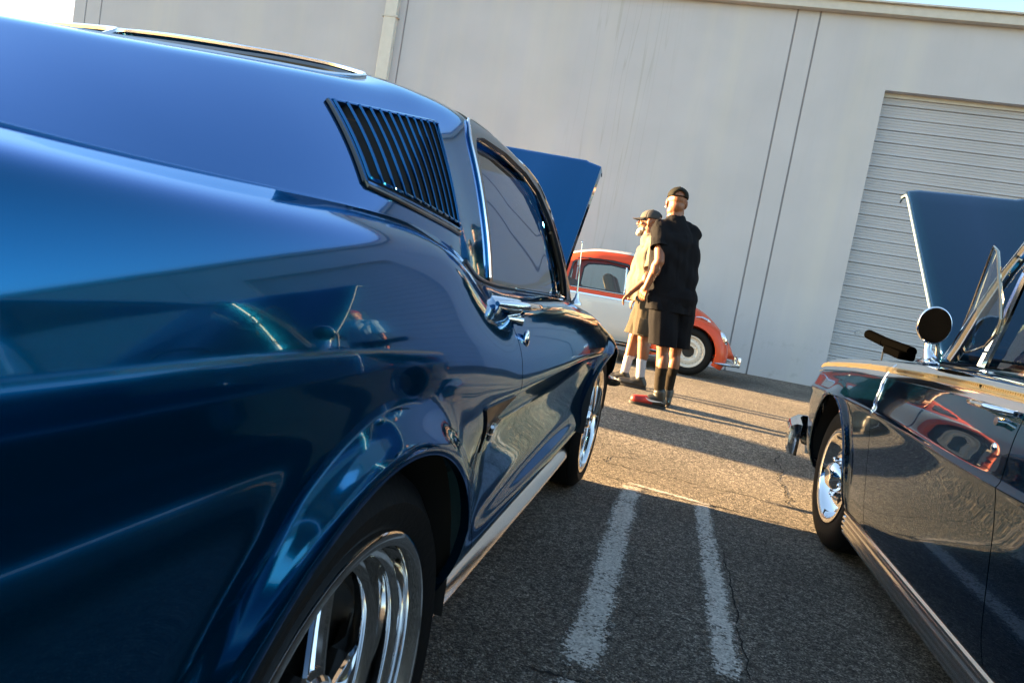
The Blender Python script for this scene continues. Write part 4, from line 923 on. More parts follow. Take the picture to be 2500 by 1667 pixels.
# door handle and lock near the rear of the door
i = int(np.argmin(abs(yT - 1.88))); q = int(np.argmin(abs(PT[i, 40:, 2] - .838))) + 40; hp = Vector(PT[i, q])
B().tube([(hp.x - .004, 2.02, .858), (hp.x - .026, 1.98, .858), (hp.x - .036, 1.90, .858), (hp.x - .030, 1.83, .858), (hp.x - .004, 1.80, .858)], [.012, .014, .013, .014, .012], n=10, flat=.6).obj('door_handle', CHROME, tea)
B().tube([(hp.x + .004, 1.845, .830), (hp.x - .022, 1.845, .830)], .011, n=14).obj('push_button', CHROME, tea, auto=35)
B().sphere((hp.x - .006, 1.85, .765), (.010, .015, .015)).obj('door_lock', CHROME, tea)
for s in (-1, 1):
    b = B(); b.box((TXC + s * .36, 1.9, .45), (.55, .5, .18), bev=.05); b.box((TXC + s * .36, 1.62, .68), (.55, .15, .45), Matrix.Rotation(R(12), 3, 'X'), bev=.05); b.obj('seat', SEATM, tea)
b = B(); b.box((TXC, 2.74, .86), (1.36, .24, .17), bev=.04); b.obj('dashboard', SEATM, tea)
V = []
for i in range(24):
    th = 2 * math.pi * i / 24; V.append((TXC - .36 + .20 * math.cos(th), 2.42 - .10 * math.sin(th), .88 + .16 * math.sin(th)))
B().tube(V + V[:1], .011, n=6, cap=False).obj('steering_wheel', BLACK, tea)
# black clamp lamp on a rod in the engine bay, showing above the fender
stk = thing('work_light', 'black tubular work light standing above the far fender of the dark teal car', 'lamp')
B().tube([(1.06, 3.90, .86), (1.06, 3.90, .99)], .004, n=6).obj('rod', BLACK, stk)
b = B(); b.tube([(1.035, 4.14, 1.018), (1.065, 3.92, .988)], .026, n=14); b.tube([(1.065, 3.92, .991), (1.10, 3.60, .962)], .024, n=12); MATTK = pbr('matt_black', (.0008, .0008, .0008), 1.0, spec=0); b.obj('lamp_housing', MATTK, stk, auto=40)
B().box((1.08, 3.72, .945), (.08, .26, .04), Matrix.Rotation(R(4), 3, 'X'), bev=.01).obj('bracket', MATTK, stk)

# hardtop roof, sail pillars, side glass
ry = np.linspace(-.15, 2.46, 40); V = []; nr = 18
for y in ry:
    ze = float(pchip([-.15, .2, .8, 1.3, 2.0, 2.46], [.95, 1.10, 1.345, 1.405, 1.415, 1.385], y)); he = float(pchip([-.15, .3, .9, 2.46], [.70, .665, .635, .60], y)) 
    for k in range(nr):
        a = -1 + 2 * k / (nr - 1); V.append((TXC + he * a, y, ze + .055 * (1 - a ** 4) * (.3 + .7 * min(1, max(0, (y + .1) / .9)))))
F = [(i * nr + j, i * nr + j + 1, (i + 1) * nr + j + 1, (i + 1) * nr + j) for i in range(39) for j in range(nr - 1)]
fr_ = [f for f in F if not (5 * nr < f[0] < 13 * nr and 2 <= f[0] % nr <= nr - 4)]
ro = raw('roof', V, fr_, TEAL, tea, auto=40); md = ro.modifiers.new('t', 'SOLIDIFY'); md.thickness = .02; md.offset = -1
raw('rear_window', V, [f for f in F if (4 * nr < f[0] < 14 * nr and 1 <= f[0] % nr <= nr - 3)], CLEAR, tea)
for s in (-1, 1):
    def edge(y, t):
        i = int(np.argmin(abs(ry - y))); q = Vector(V[i * nr + (0 if s < 0 else nr - 1)]); lo = Vector((TXC + s * (TXC - TX0 - .185), y, .945)); return lo.lerp(q, t)
    cp = [edge(y, t) for y in (-.1, .15, .4, .65, .80) for t in (0, .5, 1)]
    raw('sail_pillar', cp, [(3 * i + j, 3 * i + j + 1, 3 * i + 4 + j, 3 * i + 3 + j) for i in range(4) for j in range(2)], TEAL, tea)
    sg = [edge(y, t) for y in (.80, 1.3, 1.8, 2.2, 2.36) for t in (0.0, .98)]
    raw('side_window', sg, [(2 * i, 2 * i + 1, 2 * i + 3, 2 * i + 2) for i in range(4)], CLEAR, tea)
    B().tube([edge(y, 1.0) for y in np.linspace(.1, 2.4, 24)], .009, n=8).obj('drip_rail', CHROME, tea)
    B().tube([edge(.80, .0), edge(.80, .5), edge(.82, .98)], .009, n=8).obj('window_frame', CHROME, tea)
    B().tube([edge(1.30, .0), edge(1.31, .5), edge(1.33, .98)], .010, n=8).obj('window_frame', CHROME, tea)
# ================================================================ orange and white beetle along the wall
ORANGE = paint('orange_paint', (0.58, 0.050, 0.002), metal=0.0, rough=.5, coat_ior=1.3, coat=.5)
WHITEP = paint('white_paint', (0.56, 0.56, 0.56), metal=0.0, rough=.3)
vw = thing('parked_car', 'orange and white rounded classic car parked side-on in front of the warehouse wall', 'car', (0.225, 10.21, 0.14), R(0.5))
# local frame: +x forward, right side faces -y (towards the camera)
xs_ = np.arange(-3.05, 0.66, .0125)
def V_(k, v, x): return pchip(k, v, x)
KX = [-3.05, -2.85, -2.5, -2.1, -1.7, -1.4, -1.05, -.75, -.60, -.35, -.15, .10, .30, .45, .56, .64]
ZT = [.42, .68, 1.02, 1.31, 1.48, 1.535, 1.545, 1.485, 1.39, 1.085, .985, .895, .765, .62, .50, .34]
WB = [.24, .38, .56, .66, .700, .705, .705, .70, .69, .66, .60, .50, .42, .36, .30, .22]      # half width at the belt
zt = V_(KX, ZT, xs_); wb = V_(KX, WB, xs_)
zb = np.minimum(.86, .30 + (zt - .30) * .74); zs = np.full_like(xs_, .28)
gh = np.clip((zt - 1.0) / .4, 0, 1)                                # how much greenhouse stands over the belt
ctl = []
for (fz, fw, top) in [(0, .90, 0), (.30, .985, 0), (.62, 1.0, 0), (.88, .992, 0), (1.0, .975, 0)]:
    ctl.append((wb * fw, zs + (zb - zs) * fz))
for (fz, fw_g, fw_h) in [(.14, .945, .93), (.45, .87, .84), (.70, .795, .70), (.85, .715, .56), (.94, .58, .40), (.985, .34, .20), (1.0, 0.0, 0.0)]:
    ctl.append((wb * (fw_g * gh + fw_h * (1 - gh)), zb + (zt - zb) * fz))
cuv = []
A = np.array([c[0] for c in ctl]).T; Zc = np.array([c[1] for c in ctl]).T
n = len(ctl); tv = np.linspace(0, n - 1, (n - 1) * 7 + 1); PV = np.zeros((len(xs_), len(tv), 3))
for j in range(len(xs_)):
    PV[j, :, 1] = -pchip(np.arange(n), A[j], tv); PV[j, :, 2] = pchip(np.arange(n), Zc[j], tv)
PV[:, :, 0] = xs_[:, None]
last = PV[:, -1].copy(); PV = smooth_axis(smooth_axis(PV, 0, 6), 1, 4); PV[:, -1, 1] = 0
NV = grid_normals(PV, 1.0)
if NV[150, 20, 1] > 0: NV = -NV
vX, vY, vZ = PV[..., 0], PV[..., 1], PV[..., 2]
vp2 = np.stack([vX, vZ], -1)
DWIN = [(-1.74, .925), (-1.80, .99), (-1.775, 1.26), (-1.70, 1.335), (-1.35, 1.365), (-1.02, 1.340), (-.80, 1.235), (-.60, 1.03), (-.535, .955), (-.57, .925)]
QWIN = [(-1.95, .96), (-1.93, 1.20), (-1.99, 1.25), (-2.14, 1.17), (-2.30, 1.02), (-2.28, .96)]
zb2 = zb[:, None] + 0 * vX
sidey = vY < -.42
fdw = np.where(sidey, seg_sdf(vp2, DWIN), -1); fqw = np.where(sidey, seg_sdf(vp2, QWIN), -1)
vxy = np.stack([vY, vZ], -1)
fscr = np.where((vX > -.78) & (vX < -.25) & (vY > -.60), np.minimum.reduce([vX + .735 + .15 * np.abs(vY) ** 2, -.375 - .10 * vY ** 2 - vX, vY + .555]), -1)
frw = np.where(vX < -1.6, np.minimum.reduce([-2.02 - vX, vX + 2.42, vY + .42]), -1)
holes = np.minimum.reduce([-fdw, -fqw, -fscr, -frw])
SEAMZ = .845
roofz = zt[:, None] - .062 + 0 * vX
is_roof = np.minimum.reduce([vZ - roofz, -.80 - vX, vX + 2.05])
cutF = np.minimum(np.hypot(vX, vZ - .33) - .36, np.hypot(vX + 2.4, vZ - .33) - .36)
dF, dR_ = -.455, -1.86
fl_up = np.minimum.reduce([holes, vZ - SEAMZ, -is_roof, -.34 - vX])
fl_lo = np.minimum.reduce([SEAMZ - vZ - .0, cutF, -.34 - vX])
dsm = lambda f: np.minimum(f, np.where((abs(vX - dF) < .006) | (abs(vX - dR_) < .006), -1, 1))
for mir in (None, 0.0):
    pre = '' if mir is None else 'far_'
    def vp(nm, f, mat, **k):
        P_ = PV; o = None
        V, NN, F = clip_grid(P_, NV, f)
        if not F: return None
        V = np.array(V); NN = np.array(NN)
        e = np.cross(V[F[0][1]] - V[F[0][0]], V[F[0][2]] - V[F[0][1]])
        if e @ NN[F[0][0]] < 0: F = [q[::-1] for q in F]
        V = V + NN * k.get('push', 0)
        if mir is not None: V[:, 1] *= -1; NN[:, 1] *= -1; F = [q[::-1] for q in F]
        return raw(nm, V, F, mat, vw, True, NN)
    vp(pre + 'lower_body', dsm(fl_lo), WHITEP); vp(pre + 'upper_body', dsm(fl_up), ORANGE); vp(pre + 'roof_panel', np.minimum(is_roof, holes), WHITEP, push=.004)
    vp(pre + 'hood', np.minimum(vX + .335, vZ - .30), ORANGE)
    vp(pre + 'door_window', fdw + .008, CLEAR, push=-.015); vp(pre + 'quarter_window', fqw + .008, CLEAR, push=-.015); vp(pre + 'windscreen', fscr + .008, CLEAR, push=-.01); vp(pre + 'rear_window', frw + .008, CLEAR, push=-.01)
    vp(pre + 'window_rubber', np.where(sidey, np.minimum(fdw + .012, -fdw + .02), -1), SEAL, push=.003)
    vp(pre + 'belt_trim', np.minimum.reduce([vZ - SEAMZ + .010, SEAMZ + .012 - vZ, -.02 - vX, vX + 2.6]), CHROME, push=.006)
    vp(pre + 'drip_rail', np.minimum.reduce([vZ - roofz + .118 , roofz - .103 - vZ, -.52 - vX, vX + 2.2]), ORANGE, push=.012)
    s_ = 1 if mir is None else -1
    offc = []
    def pv(x, z, d=.004):
        i = int(np.argmin(abs(xs_ - x))); k = int(np.argmin(abs(PV[i, :, 2] - z))); q = PV[i, k] + NV[i, k] * d; return Vector((q[0], q[1] * s_, q[2]))
    B().tube([pv(*q) for q in [(-1.74, .922), (-1.4, .922), (-1.0, .922), (-.62, .922)]], .006, n=6).obj(pre + 'window_sill_trim', CHROME, vw)
    B().tube([pv(-.985, .93, -.002), pv(-1.0, 1.10, -.002), pv(-1.02, 1.285, -.002)], .010, n=8).obj(pre + 'window_post', CHROME, vw)
    B().tube([pv(-1.84, .96, .002), pv(-1.845, 1.10, .002), pv(-1.84, 1.28, .002)], .012, n=6).obj(pre + 'door_pillar', ORANGE, vw)
    # fenders: a quarter-round shell swept round the wheel opening
    for nm, cx, crown, th0, th1 in (('front_fender', 0, [(-30, .50), (0, .535), (25, .53), (55, .50), (90, .475), (120, .475), (150, .50), (180, .52), (200, .54)], -22, 197), ('rear_fender', -2.4, [(-30, .50), (0, .49), (60, .49), (90, .49), (120, .49), (180, .50), (210, .5)], -15, 200)):
        ths = np.radians(np.linspace(th0, th1, 60)); V = []; m = 18
        for th in ths:
            rt = float(pchip([k[0] for k in crown], [k[1] for k in crown], math.degrees(th))); ro = .352
            for j in range(m):
                u = j / (m - 1) * math.pi / 2; yy = -.42 - (.345) * math.sin(u) ** .9; r = ro + (rt - ro) * math.cos(u) ** .75
                if j >= m - 2: r = ro - .0 if j == m - 2 else ro - .006; yy = -.765 if j == m - 2 else -.745
                V.append((cx + r * math.cos(th), yy * s_, .33 + r * math.sin(th)))
        F = [(i * m + j, (i + 1) * m + j, (i + 1) * m + j + 1, i * m + j + 1) for i in range(59) for j in range(m - 1)]
        if s_ < 0: F = [q[::-1] for q in F]
        raw(pre + nm, V, F, ORANGE, vw, auto=45)
        V = []; F = []; nn = 18
        for i in range(nn + 1):
            th = math.pi * i / nn; V += [(cx + .40 * math.cos(th), -.42 * s_, .33 + .40 * math.sin(th)), (cx + .40 * math.cos(th), -.72 * s_, .33 + .40 * math.sin(th))]
        F = [(2 * i, 2 * i + 1, 2 * i + 3, 2 * i + 2) for i in range(nn)]; o_ = len(V); V.append((cx, -.42 * s_, .33)); F += [(o_, 2 * i, 2 * i + 2) for i in range(nn)]
        raw(pre + 'wheel_well', V, F, DARK, vw)
    B().box((-1.2, -.66 * s_, .245), (1.75, .20, .035), bev=.008).obj(pre + 'running_board', BLACK, vw)
    B().box((-1.2, -.752 * s_, .252), (1.70, .012, .022), bev=.003).obj(pre + 'running_board_trim', CHROME, vw)
    b = B(); b.tube([(.175, -.62 * s_, .775), (.10, -.62 * s_, .800), (.02, -.61 * s_, .797)], [.030, .026, .010], n=10, flat=.8); b.obj(pre + 'turn_signal', CHROME, vw)
    b = B(); b.tube([(.172, -.62 * s_, .776), (.215, -.62 * s_, .757)], [.029, .018], n=10, flat=.8); b.obj(pre + 'signal_lens', LENS, vw)
    hl_ = B(); hl_.lathe([(0, .001), (.015, .05), (.022, .075), (.028, .092), (.010, .104), (-.06, .100)], 28, 'x'); ho = hl_.obj(pre + 'headlight', CHROME, vw, auto=35)
    ho.location = (.425, -.60 * s_, .575); ho.rotation_euler = (0, R(-30), 0)
    le = B(); le.lathe([(.030, .001), (.029, .04), (.024, .085)], 24, 'x'); le.obj('lens', LENS, ho)
    add_wheel(vw, 0, -.755 * s_ + .075 * s_, .33, 1, .325, .15, .213, 'steel', yaw=R(-90) * s_) if False else None
    for cx in (0, -2.4):
        wv = add_wheel(vw, cx, -.665 * s_, .325, 1, .325, .155, .215, 'steel', yaw=R(-90 * s_))
for (a, c, z, h_) in ((.50, .0, .30, 1), (-2.98, math.pi, .34, -1)):
    b = B(); sg = 1 if a > 0 else -1; pts = []
    for y, dx in ((-.74, -.20), (-.72, -.06), (-.60, .06), (-.35, .125), (0, .145), (.35, .125), (.60, .06), (.72, -.06), (.74, -.20)): pts.append((a + sg * (dx + .06), y, z - .06))
    b.tube(pts, [.03, .048, .052, .052, .052, .052, .052, .048, .03], n=10, flat=.45); nmb = 'front_bumper' if a > 0 else 'rear_bumper'; b.obj(nmb, CHROME, vw)
    for sy in (-.36, .36):
        b = B(); b.box((a + sg * .205, sy, z - .02), (.05, .07, .15), bev=.02); b.obj('overrider', CHROME, vw)
b = B(); b.tube([(.655, -.36, .345), (.675, 0, .35), (.655, .36, .345)], .012, n=8); b.obj('bumper_bar', CHROME, vw)
b = B(); b.box((-1.15, 0, .28), (2.9, 1.06, .14)); b.box((-1.1, 0, .60), (2.5, 1.20, .05)); b.obj('floor', DARK, vw, smooth=False)
VSEAT = pbr('tan_vinyl', (.085, .06, .04), .6)
for sy in (-.33, .33):
    b = B(); rot = Matrix.Rotation(R(24), 3, 'Y'); b.box((-1.18, sy, .92), (.14, .46, .56), rot.transposed(), bev=.06); b.box((-.98, sy, .64), (.5, .46, .14), bev=.05); b.obj('front_seat', VSEAT, vw)
b = B(); b.box((-1.85, 0, .80), (.16, 1.15, .5), Matrix.Rotation(R(-15), 3, 'Y'), bev=.05); b.obj('rear_seat', VSEAT, vw)
V = []
for i in range(20):
    th = 2 * math.pi * i / 20; V.append((-.66 - .07 * math.sin(th), .33 + .19 * math.cos(th), .98 + .17 * math.sin(th)))
B().tube(V + V[:1], .011, n=6, cap=False).obj('steering_wheel', BLACK, vw)
B().box((-.46, 0, .95), (.10, 1.14, .14), bev=.03).obj('dashboard', ORANGE, vw)
B().tube([(-.62, -.60, 1.02), (-.60, -.70, 1.05), (-.63, -.76, 1.09)], .008).obj('mirror_arm', CHROME, vw)
b = B(); b.sphere((-.63, -.77, 1.12), (.02, .05, .05)); b.obj('side_mirror', CHROME, vw)
b = B(); b.tube([(-.52, -.56, 1.10), (-.50, -.58, 1.30), (-.52, -.60, 1.42)], .004); b.obj('radio_antenna', BLACK, vw)
# ================================================================ people
from mathutils import noise as mnoise
def capsule(b, p, q, r0, r1=None, n=14, flat=1.0):
    r1 = r0 if r1 is None else r1; p, q = Vector(p), Vector(q); d = (q - p); L = max(d.length, 1e-4); d /= L; pts = []; rs = []
    for k in range(5): a = math.pi / 2 * (1 - k / 4); pts.append(p - d * r0 * math.sin(a)); rs.append(max(r0 * math.cos(a), r0 * .05))
    for k in range(1, 4): pts.append(p + d * L * k / 4); rs.append(r0 + (r1 - r0) * k / 4)
    for k in range(5): a = math.pi / 2 * k / 4; pts.append(q + d * r1 * math.sin(a)); rs.append(max(r1 * math.cos(a), r1 * .05))
    b.tube(pts, rs, n=n, flat=flat)
def ell(b, c, r, rz=0.0, rx=0.0):
    o = len(b.V); b.sphere((0, 0, 0), r, 18, 12); M = Matrix.Rotation(rz, 3, 'Z') @ Matrix.Rotation(rx, 3, 'X')
    for i in range(o, len(b.V)): v = M @ Vector(b.V[i]); b.V[i] = (v.x + c[0], v.y + c[1], v.z + c[2])
def fuse(name, b, mat, parent, voxel=.006, it=6, cuts=(), fold=None, thick=0.0, parts_mat=None):
    """melt the overlapping solids into one continuous skin"""
    me = bpy.data.meshes.new(name); me.from_pydata(b.V, [], b.F); me.update()
    o = bpy.data.objects.new(name, me); COL.objects.link(o)
    r = o.modifiers.new('r', 'REMESH'); r.mode = 'VOXEL'; r.voxel_size = voxel; r.use_smooth_shade = True
    s = o.modifiers.new('s', 'SMOOTH'); s.factor = .5; s.iterations = it
    dg = bpy.context.evaluated_depsgraph_get(); dg.update(); m2 = bpy.data.meshes.new_from_object(o.evaluated_get(dg)); m2.name = name
    bpy.data.objects.remove(o); bpy.data.meshes.remove(me)
    if cuts or fold:
        bm = bmesh.new(); bm.from_mesh(m2); bm.normal_update()
        if fold:
            for v in bm.verts: v.co += v.normal * fold(v.co)
        for (p, d, rad) in cuts:
            p, d = Vector(p), Vector(d).normalized()
            kill = [v for v in bm.verts if (v.co - p).dot(d) > 0 and (v.co - p).length < rad]; bmesh.ops.delete(bm, geom=kill, context='VERTS')
        bm.to_mesh(m2); bm.free()
    m2.polygons.foreach_set('use_smooth', [True] * len(m2.polygons)); m2.materials.clear(); m2.materials.append(mat)
    ob = link_mesh(name, m2, None, parent)
    if thick: md = ob.modifiers.new('t', 'SOLIDIFY'); md.thickness = thick; md.offset = -1
    return ob
def hand(b, w, d, n, side, curl=.55, sc=1.0):
    """palm and five separate fingers from wrist w, pointing along d, palm facing n"""
    w, d = Vector(w), Vector(d).normalized(); n = (Vector(n) - d * Vector(n).dot(d)).normalized(); s = d.cross(n) * side
    capsule(b, w, w + d * .03 * sc, .027 * sc, .028 * sc)
    for k in range(4): capsule(b, w + d * .025 * sc + s * (k - 1.5) * .017 * sc, w + d * .085 * sc + s * (k - 1.5) * .0205 * sc, .0145 * sc, .012 * sc, 10)
    for k, L in enumerate((.068, .078, .072, .056)):
        p = w + d * .088 * sc + s * (k - 1.5) * .0215 * sc; a = curl * (.8 + .12 * k); dd = d
        for j, (f, r) in enumerate(((.45, .0092), (.32, .0085), (.25, .0078))):
            dd = (d * math.cos(a * (j + .35)) + n * math.sin(a * (j + .35))).normalized(); q = p + dd * L * f * sc; capsule(b, p, q, r * sc, r * .92 * sc, 8); p = q
    p = w + d * .03 * sc - s * .026 * sc; q = p + (d * .7 - s * .55 + n * .3).normalized() * .042 * sc; capsule(b, p, q, .0135 * sc, .011 * sc, 10)
    capsule(b, q, q + (d * .9 - s * .1 + n * .45).normalized() * .034 * sc, .0105 * sc, .009 * sc, 10)
def head(b, c, f, sc=1.0, tilt=0.0):
    """skull, jaw, nose, lips, ears; f is the facing angle (0 = +y, positive turns left)"""
    M = Matrix.Rotation(f, 3, 'Z') @ Matrix.Rotation(tilt, 3, 'X'); c = Vector(c)
    def P(x, y, z): return tuple(c + M @ Vector((x, y, z)) * sc)
    def E(x, y, z, r): ell(b, P(x, y, z), tuple(q * sc for q in r), f, tilt)
    E(0, -.015, .030, (.076, .098, .088)); E(0, .030, -.025, (.062, .062, .080)); E(0, .045, -.075, (.045, .045, .035)); E(0, -.03, -.03, (.066, .075, .07))
    for s in (-1, 1):
        E(s * .036, .058, -.018, (.028, .028, .024)); E(s * .079, -.012, -.005, (.011, .022, .034)); E(s * .074, -.006, -.032, (.009, .012, .014)); E(s * .032, .078, .030, (.026, .014, .010)); E(s * .030, -.02, -.07, (.04, .05, .05))
    capsule(b, P(0, .090, .020), P(0, .112, -.022), .010 * sc, .015 * sc); E(0.013, .098, -.028, (.010, .012, .009)); E(-.013, .098, -.028, (.010, .012, .009))
    E(0, .086, -.052, (.024, .012, .0065)); E(0, .084, -.064, (.021, .012, .0070)); E(0, .078, -.092, (.022, .018, .016))
    return M, P
SKIN = pbr('skin_ruddy', (0.185, 0.066, 0.029), 0.5, var=.10, vscale=22, bump=.06, bscale=180); SKIN.node_tree.nodes['Principled BSDF'].inputs['Subsurface Weight'].default_value = .12; SKIN.node_tree.nodes['Principled BSDF'].inputs['Subsurface Radius'].default_value = (.02, .008, .004)
def cloth(name, c, rough=.85, var=.10): return pbr(name, c, rough, var=var, vscale=14, bump=.25, bscale=260, spec=.08)
BLK_C = cloth('black_cotton', (.007, .007, .009)); BLK_S = cloth('black_shorts_cloth', (.006, .006, .008)); CREAM_C = cloth('cream_cotton', (.150, .130, .100)); KHAKI = cloth('khaki_cotton', (.055, .046, .034)); WHITE_S = cloth('white_sock_knit', (.34, .33, .36)); BLK_K = cloth('black_sock_knit', (.020, .016, .012)); DENIM = cloth('denim', (.10, .17, .24))
CAPB = cloth('black_cap_cloth', (.014, .014, .012)); CAPG = cloth('grey_cap_cloth', (.085, .08, .075)); CAPD = cloth('grey_cap_mesh', (.040, .040, .043)); CAPR = cloth('maroon_cap_cloth', (.12, .02, .02)); BEARD = pbr('white_beard', (.30, .27, .235), .8, bump=.6, bscale=120)
REDSH = pbr('red_shoe_upper', (.27, .014, .010), .5, bump=.2, bscale=150); BLKSH = pbr('black_shoe_upper', (.012, .012, .012), .45, bump=.2, bscale=150); SOLE = pbr('dark_sole', (.02, .018, .018), .7); SWH = pbr('white_leather', (.72, .70, .68), .5); INK = pbr('tattoo_ink', (.055, .035, .03), .6)
def shoe(person, a, d, up_mat, sole_mat, size=.29, high=False, toe_mat=None):
    """one shoe: sole, upper, ankle collar; a = ankle joint, d = heading angle of the toe (0 = +x)"""
    t = Vector((math.cos(d), math.sin(d), 0)); s = Vector((-t.y, t.x, 0)); g = Vector((a[0], a[1], 0)); hl = -.075; b = B()
    out = []
    for k in range(28):
        th = 2 * math.pi * k / 28; u = math.cos(th); v = math.sin(th); L = size / 2; wd = .038 + .010 * (u + .35) if u < .75 else .047
        out.append(g + t * (hl + L + L * u * (1 if abs(u) < 1 else 1)) + s * (math.copysign(abs(v) ** .75, v) * wd))
    V = [tuple(p + Vector((0, 0, z))) for z in (.002, .026) for p in out]; n = 28
    b.add(V, [tuple(range(n - 1, -1, -1)), tuple(range(n, 2 * n))] + [(i, (i + 1) % n, n + (i + 1) % n, n + i) for i in range(n)]); so = b.obj('shoe_sole', sole_mat, person, auto=50)
    def up(nm, prims, mat):
        b = B()
        for p, q, r0, r1 in prims: capsule(b, tuple(g + t * p[0] + s * p[1] + Vector((0, 0, p[2]))), tuple(g + t * q[0] + s * q[1] + Vector((0, 0, q[2]))), r0, r1)
        return fuse(nm, b, mat, person, .005, 4, cuts=[((g.x, g.y, .018), (0, 0, -1), 1.0)])
    tx = size - .075 - .045
    toe = [((.06, 0, .050), (tx, .004, .042), .043, .037), ((.06, .008, .045), (tx - .01, .010, .040), .036, .034)]
    heel = [((-.035, 0, .045), (.07, 0, .050), .036, .042), ((-.03, 0, .06), (0, 0, .10), .038, .046), ((.0, 0, .085), (.07, 0, .06), .042, .040)]
    if high: heel.append(((-.012, 0, .10), (.0, 0, .135), .047, .052))
    if toe_mat: up('shoe_toe', toe, toe_mat); up('shoe', heel, up_mat)
    else: up('shoe', toe + heel, up_mat)
    b = B(); b.tube([tuple(g + t * (.05 + .022 * k) + s * (.016 * (-1) ** k) + Vector((0, 0, .096 - .0075 * k))) for k in range(5)], .004, n=6); b.obj('shoelace', up_mat if not toe_mat else toe_mat, person)
    return g, t, s
def fold_fn(scale, amp, zs=.5, seed=0, sag=0):
    def f(co):
        p = Vector((co.x * scale + seed, co.y * scale, co.z * scale * zs)); return max(-.35 * amp, .25 * amp + amp * (mnoise.noise(p) + .5 * mnoise.noise(p * 2.1)) + (amp * .8 * math.sin(co.z * 34 + 5 * mnoise.noise(p * .6) + co.x * 20) * sag))
    return f
def person(name, label, loc, J, facing, skin, shirt, shorts, sock, sockz, hand_n, heads, build=1.0, hem=(.80, .55), sleeve=.55, belly=0.0, long_legs=None, sleeve_long=False):
    """J: joints (dict of local points). one continuous body, clothes over it as children"""
    pr = thing('person', label, 'person', loc); b = B(); V3 = Vector
    g = lambda k: V3(J[k])
    for s in 'LR':
        capsule(b, g('hip' + s), g('knee' + s), .082 * build, .056); capsule(b, g('knee' + s), g('ank' + s), .054, .036)
        cm = g('knee' + s).lerp(g('ank' + s), .30); bk = V3((math.sin(facing), -math.cos(facing), 0)); ell(b, tuple(cm + bk * .020), (.048, .048, .115))
        ft = J['toe' + s]; a = g('ank' + s); t = V3((math.cos(ft), math.sin(ft), 0)); capsule(b, a + V3((0, 0, -.03)), V3((a.x, a.y, .045)) + t * .13, .036, .028)
        capsule(b, g('sho' + s), g('elb' + s), .056 * build, .043 * build); capsule(b, g('elb' + s), g('wri' + s), .045 * build, .028)
        fm = g('elb' + s).lerp(g('wri' + s), .28); ell(b, tuple(fm), (.046 * build, .046 * build, .075))
        hand(b, g('wri' + s), g('hnd' + s) - g('wri' + s), hand_n[s], 1 if s == 'L' else -1)
    pel, ch, nk, hd = g('pel'), g('che'), g('nek'), g('hed'); r = V3((math.cos(facing), math.sin(facing), 0)); fw = V3((-r.y, r.x, 0))
    for u in (-1, 1):
        capsule(b, pel + r * u * .075, ch + r * u * .085, .105 * build, .115 * build); capsule(b, ch + r * u * .09 + V3((0, 0, .06)), g('sho' + ('R' if u > 0 else 'L')), .080, .054)
    if belly: ell(b, tuple(pel.lerp(ch, .45) + fw * belly), (.14, .14, .17))
    capsule(b, pel, ch + V3((0, 0, .06)), .125 * build, .135 * build); capsule(b, nk + V3((0, 0, -.08)), hd + V3((0, 0, -.06)) - fw * .01, .076, .066)
    M, P = head(b, hd, heads['f'], heads.get('sc', 1.0), heads.get('tilt', 0))
    fuse('body', b, skin, pr, .0052, 5)
    for s in (-1, 1):
        e = B(); e.sphere(P(s * .032, .078, .012), .0105, 12, 8); e.obj('eye', EYE, pr)
    # shirt
    b = B(); k = .019
    for u in (-1, 1):
        sh = g('sho' + ('R' if u > 0 else 'L'))
        lo = pel + V3((0, 0, hem[0] - pel.z - .10)); capsule(b, lo + r * u * .080, ch + r * u * .085, .118 * build + k, .116 * build + k); capsule(b, ch + r * u * .085 + V3((0, 0, .05)), sh + V3((0, 0, -.012)), .088 + k * .5, .060 + k)
        capsule(b, nk + V3((0, 0, -.045)), sh + V3((0, 0, .006)), .066, .060)
    capsule(b, pel + V3((0, 0, hem[0] - pel.z - .10)), ch + V3((0, 0, .05)), .142 * build, .150 * build); capsule(b, ch + V3((0, 0, .08)), nk + V3((0, 0, -.045)), .128, .094)
    if belly: ell(b, tuple(pel.lerp(ch, .30) + fw * belly), (.15 + k, .14 + k, .20 + k)); ell(b, tuple(pel.lerp(ch, .75) + fw * belly * .65), (.15, .13, .20))
    cuts = [((pel.x, pel.y, hem[0]), (0, 0, -1), 2.0)]
    cuts.append((tuple(nk + V3((0, 0, .026)) - fw * .012), tuple(V3((0, 0, 1)) + fw * .25), .30))
    fuse('shirt', b, shirt, pr, .0065, 7, cuts, fold_fn(10, .013, .5, hash_(label), .55), .004)
    for s in 'LR':
        b = B(); e = g('sho' + s).lerp(g('elb' + s), sleeve + .25); capsule(b, g('sho' + s) + V3((0, 0, -.008)), g('sho' + s).lerp(g('elb' + s), .45), .064 * build + k * .5, .066 * build + k * .5); capsule(b, g('sho' + s).lerp(g('elb' + s), .4), e, .068 * build + k * .5, .074 * build + k * .5)
        fuse('sleeve', b, shirt, pr, .0055, 7, [(tuple(g('sho' + s).lerp(g('elb' + s), sleeve)), tuple(g('elb' + s) - g('sho' + s)), .4)], fold_fn(14, .0055, .8, 5 + hash_(label), .6), .004)
    # shorts or trousers
    b = B(); cuts = []
    for s in 'LR':
        kn, hp = g('knee' + s), g('hip' + s)
        if long_legs: capsule(b, hp, kn, .115, .085); capsule(b, kn, g('ank' + s), .082, .070); cuts.append(((g('ank' + s).x, g('ank' + s).y, .06), (0, 0, -1), .3))
        else:
            t_ = (hp.z - hem[1] + .12) / (hp.z - kn.z); e = hp.lerp(kn, t_) if t_ < 1 else kn.lerp(g('ank' + s), min(1, (t_ - 1) * (hp.z - kn.z) / (kn.z - g('ank' + s).z))); capsule(b, hp, e, .128 * build, .122 * build)
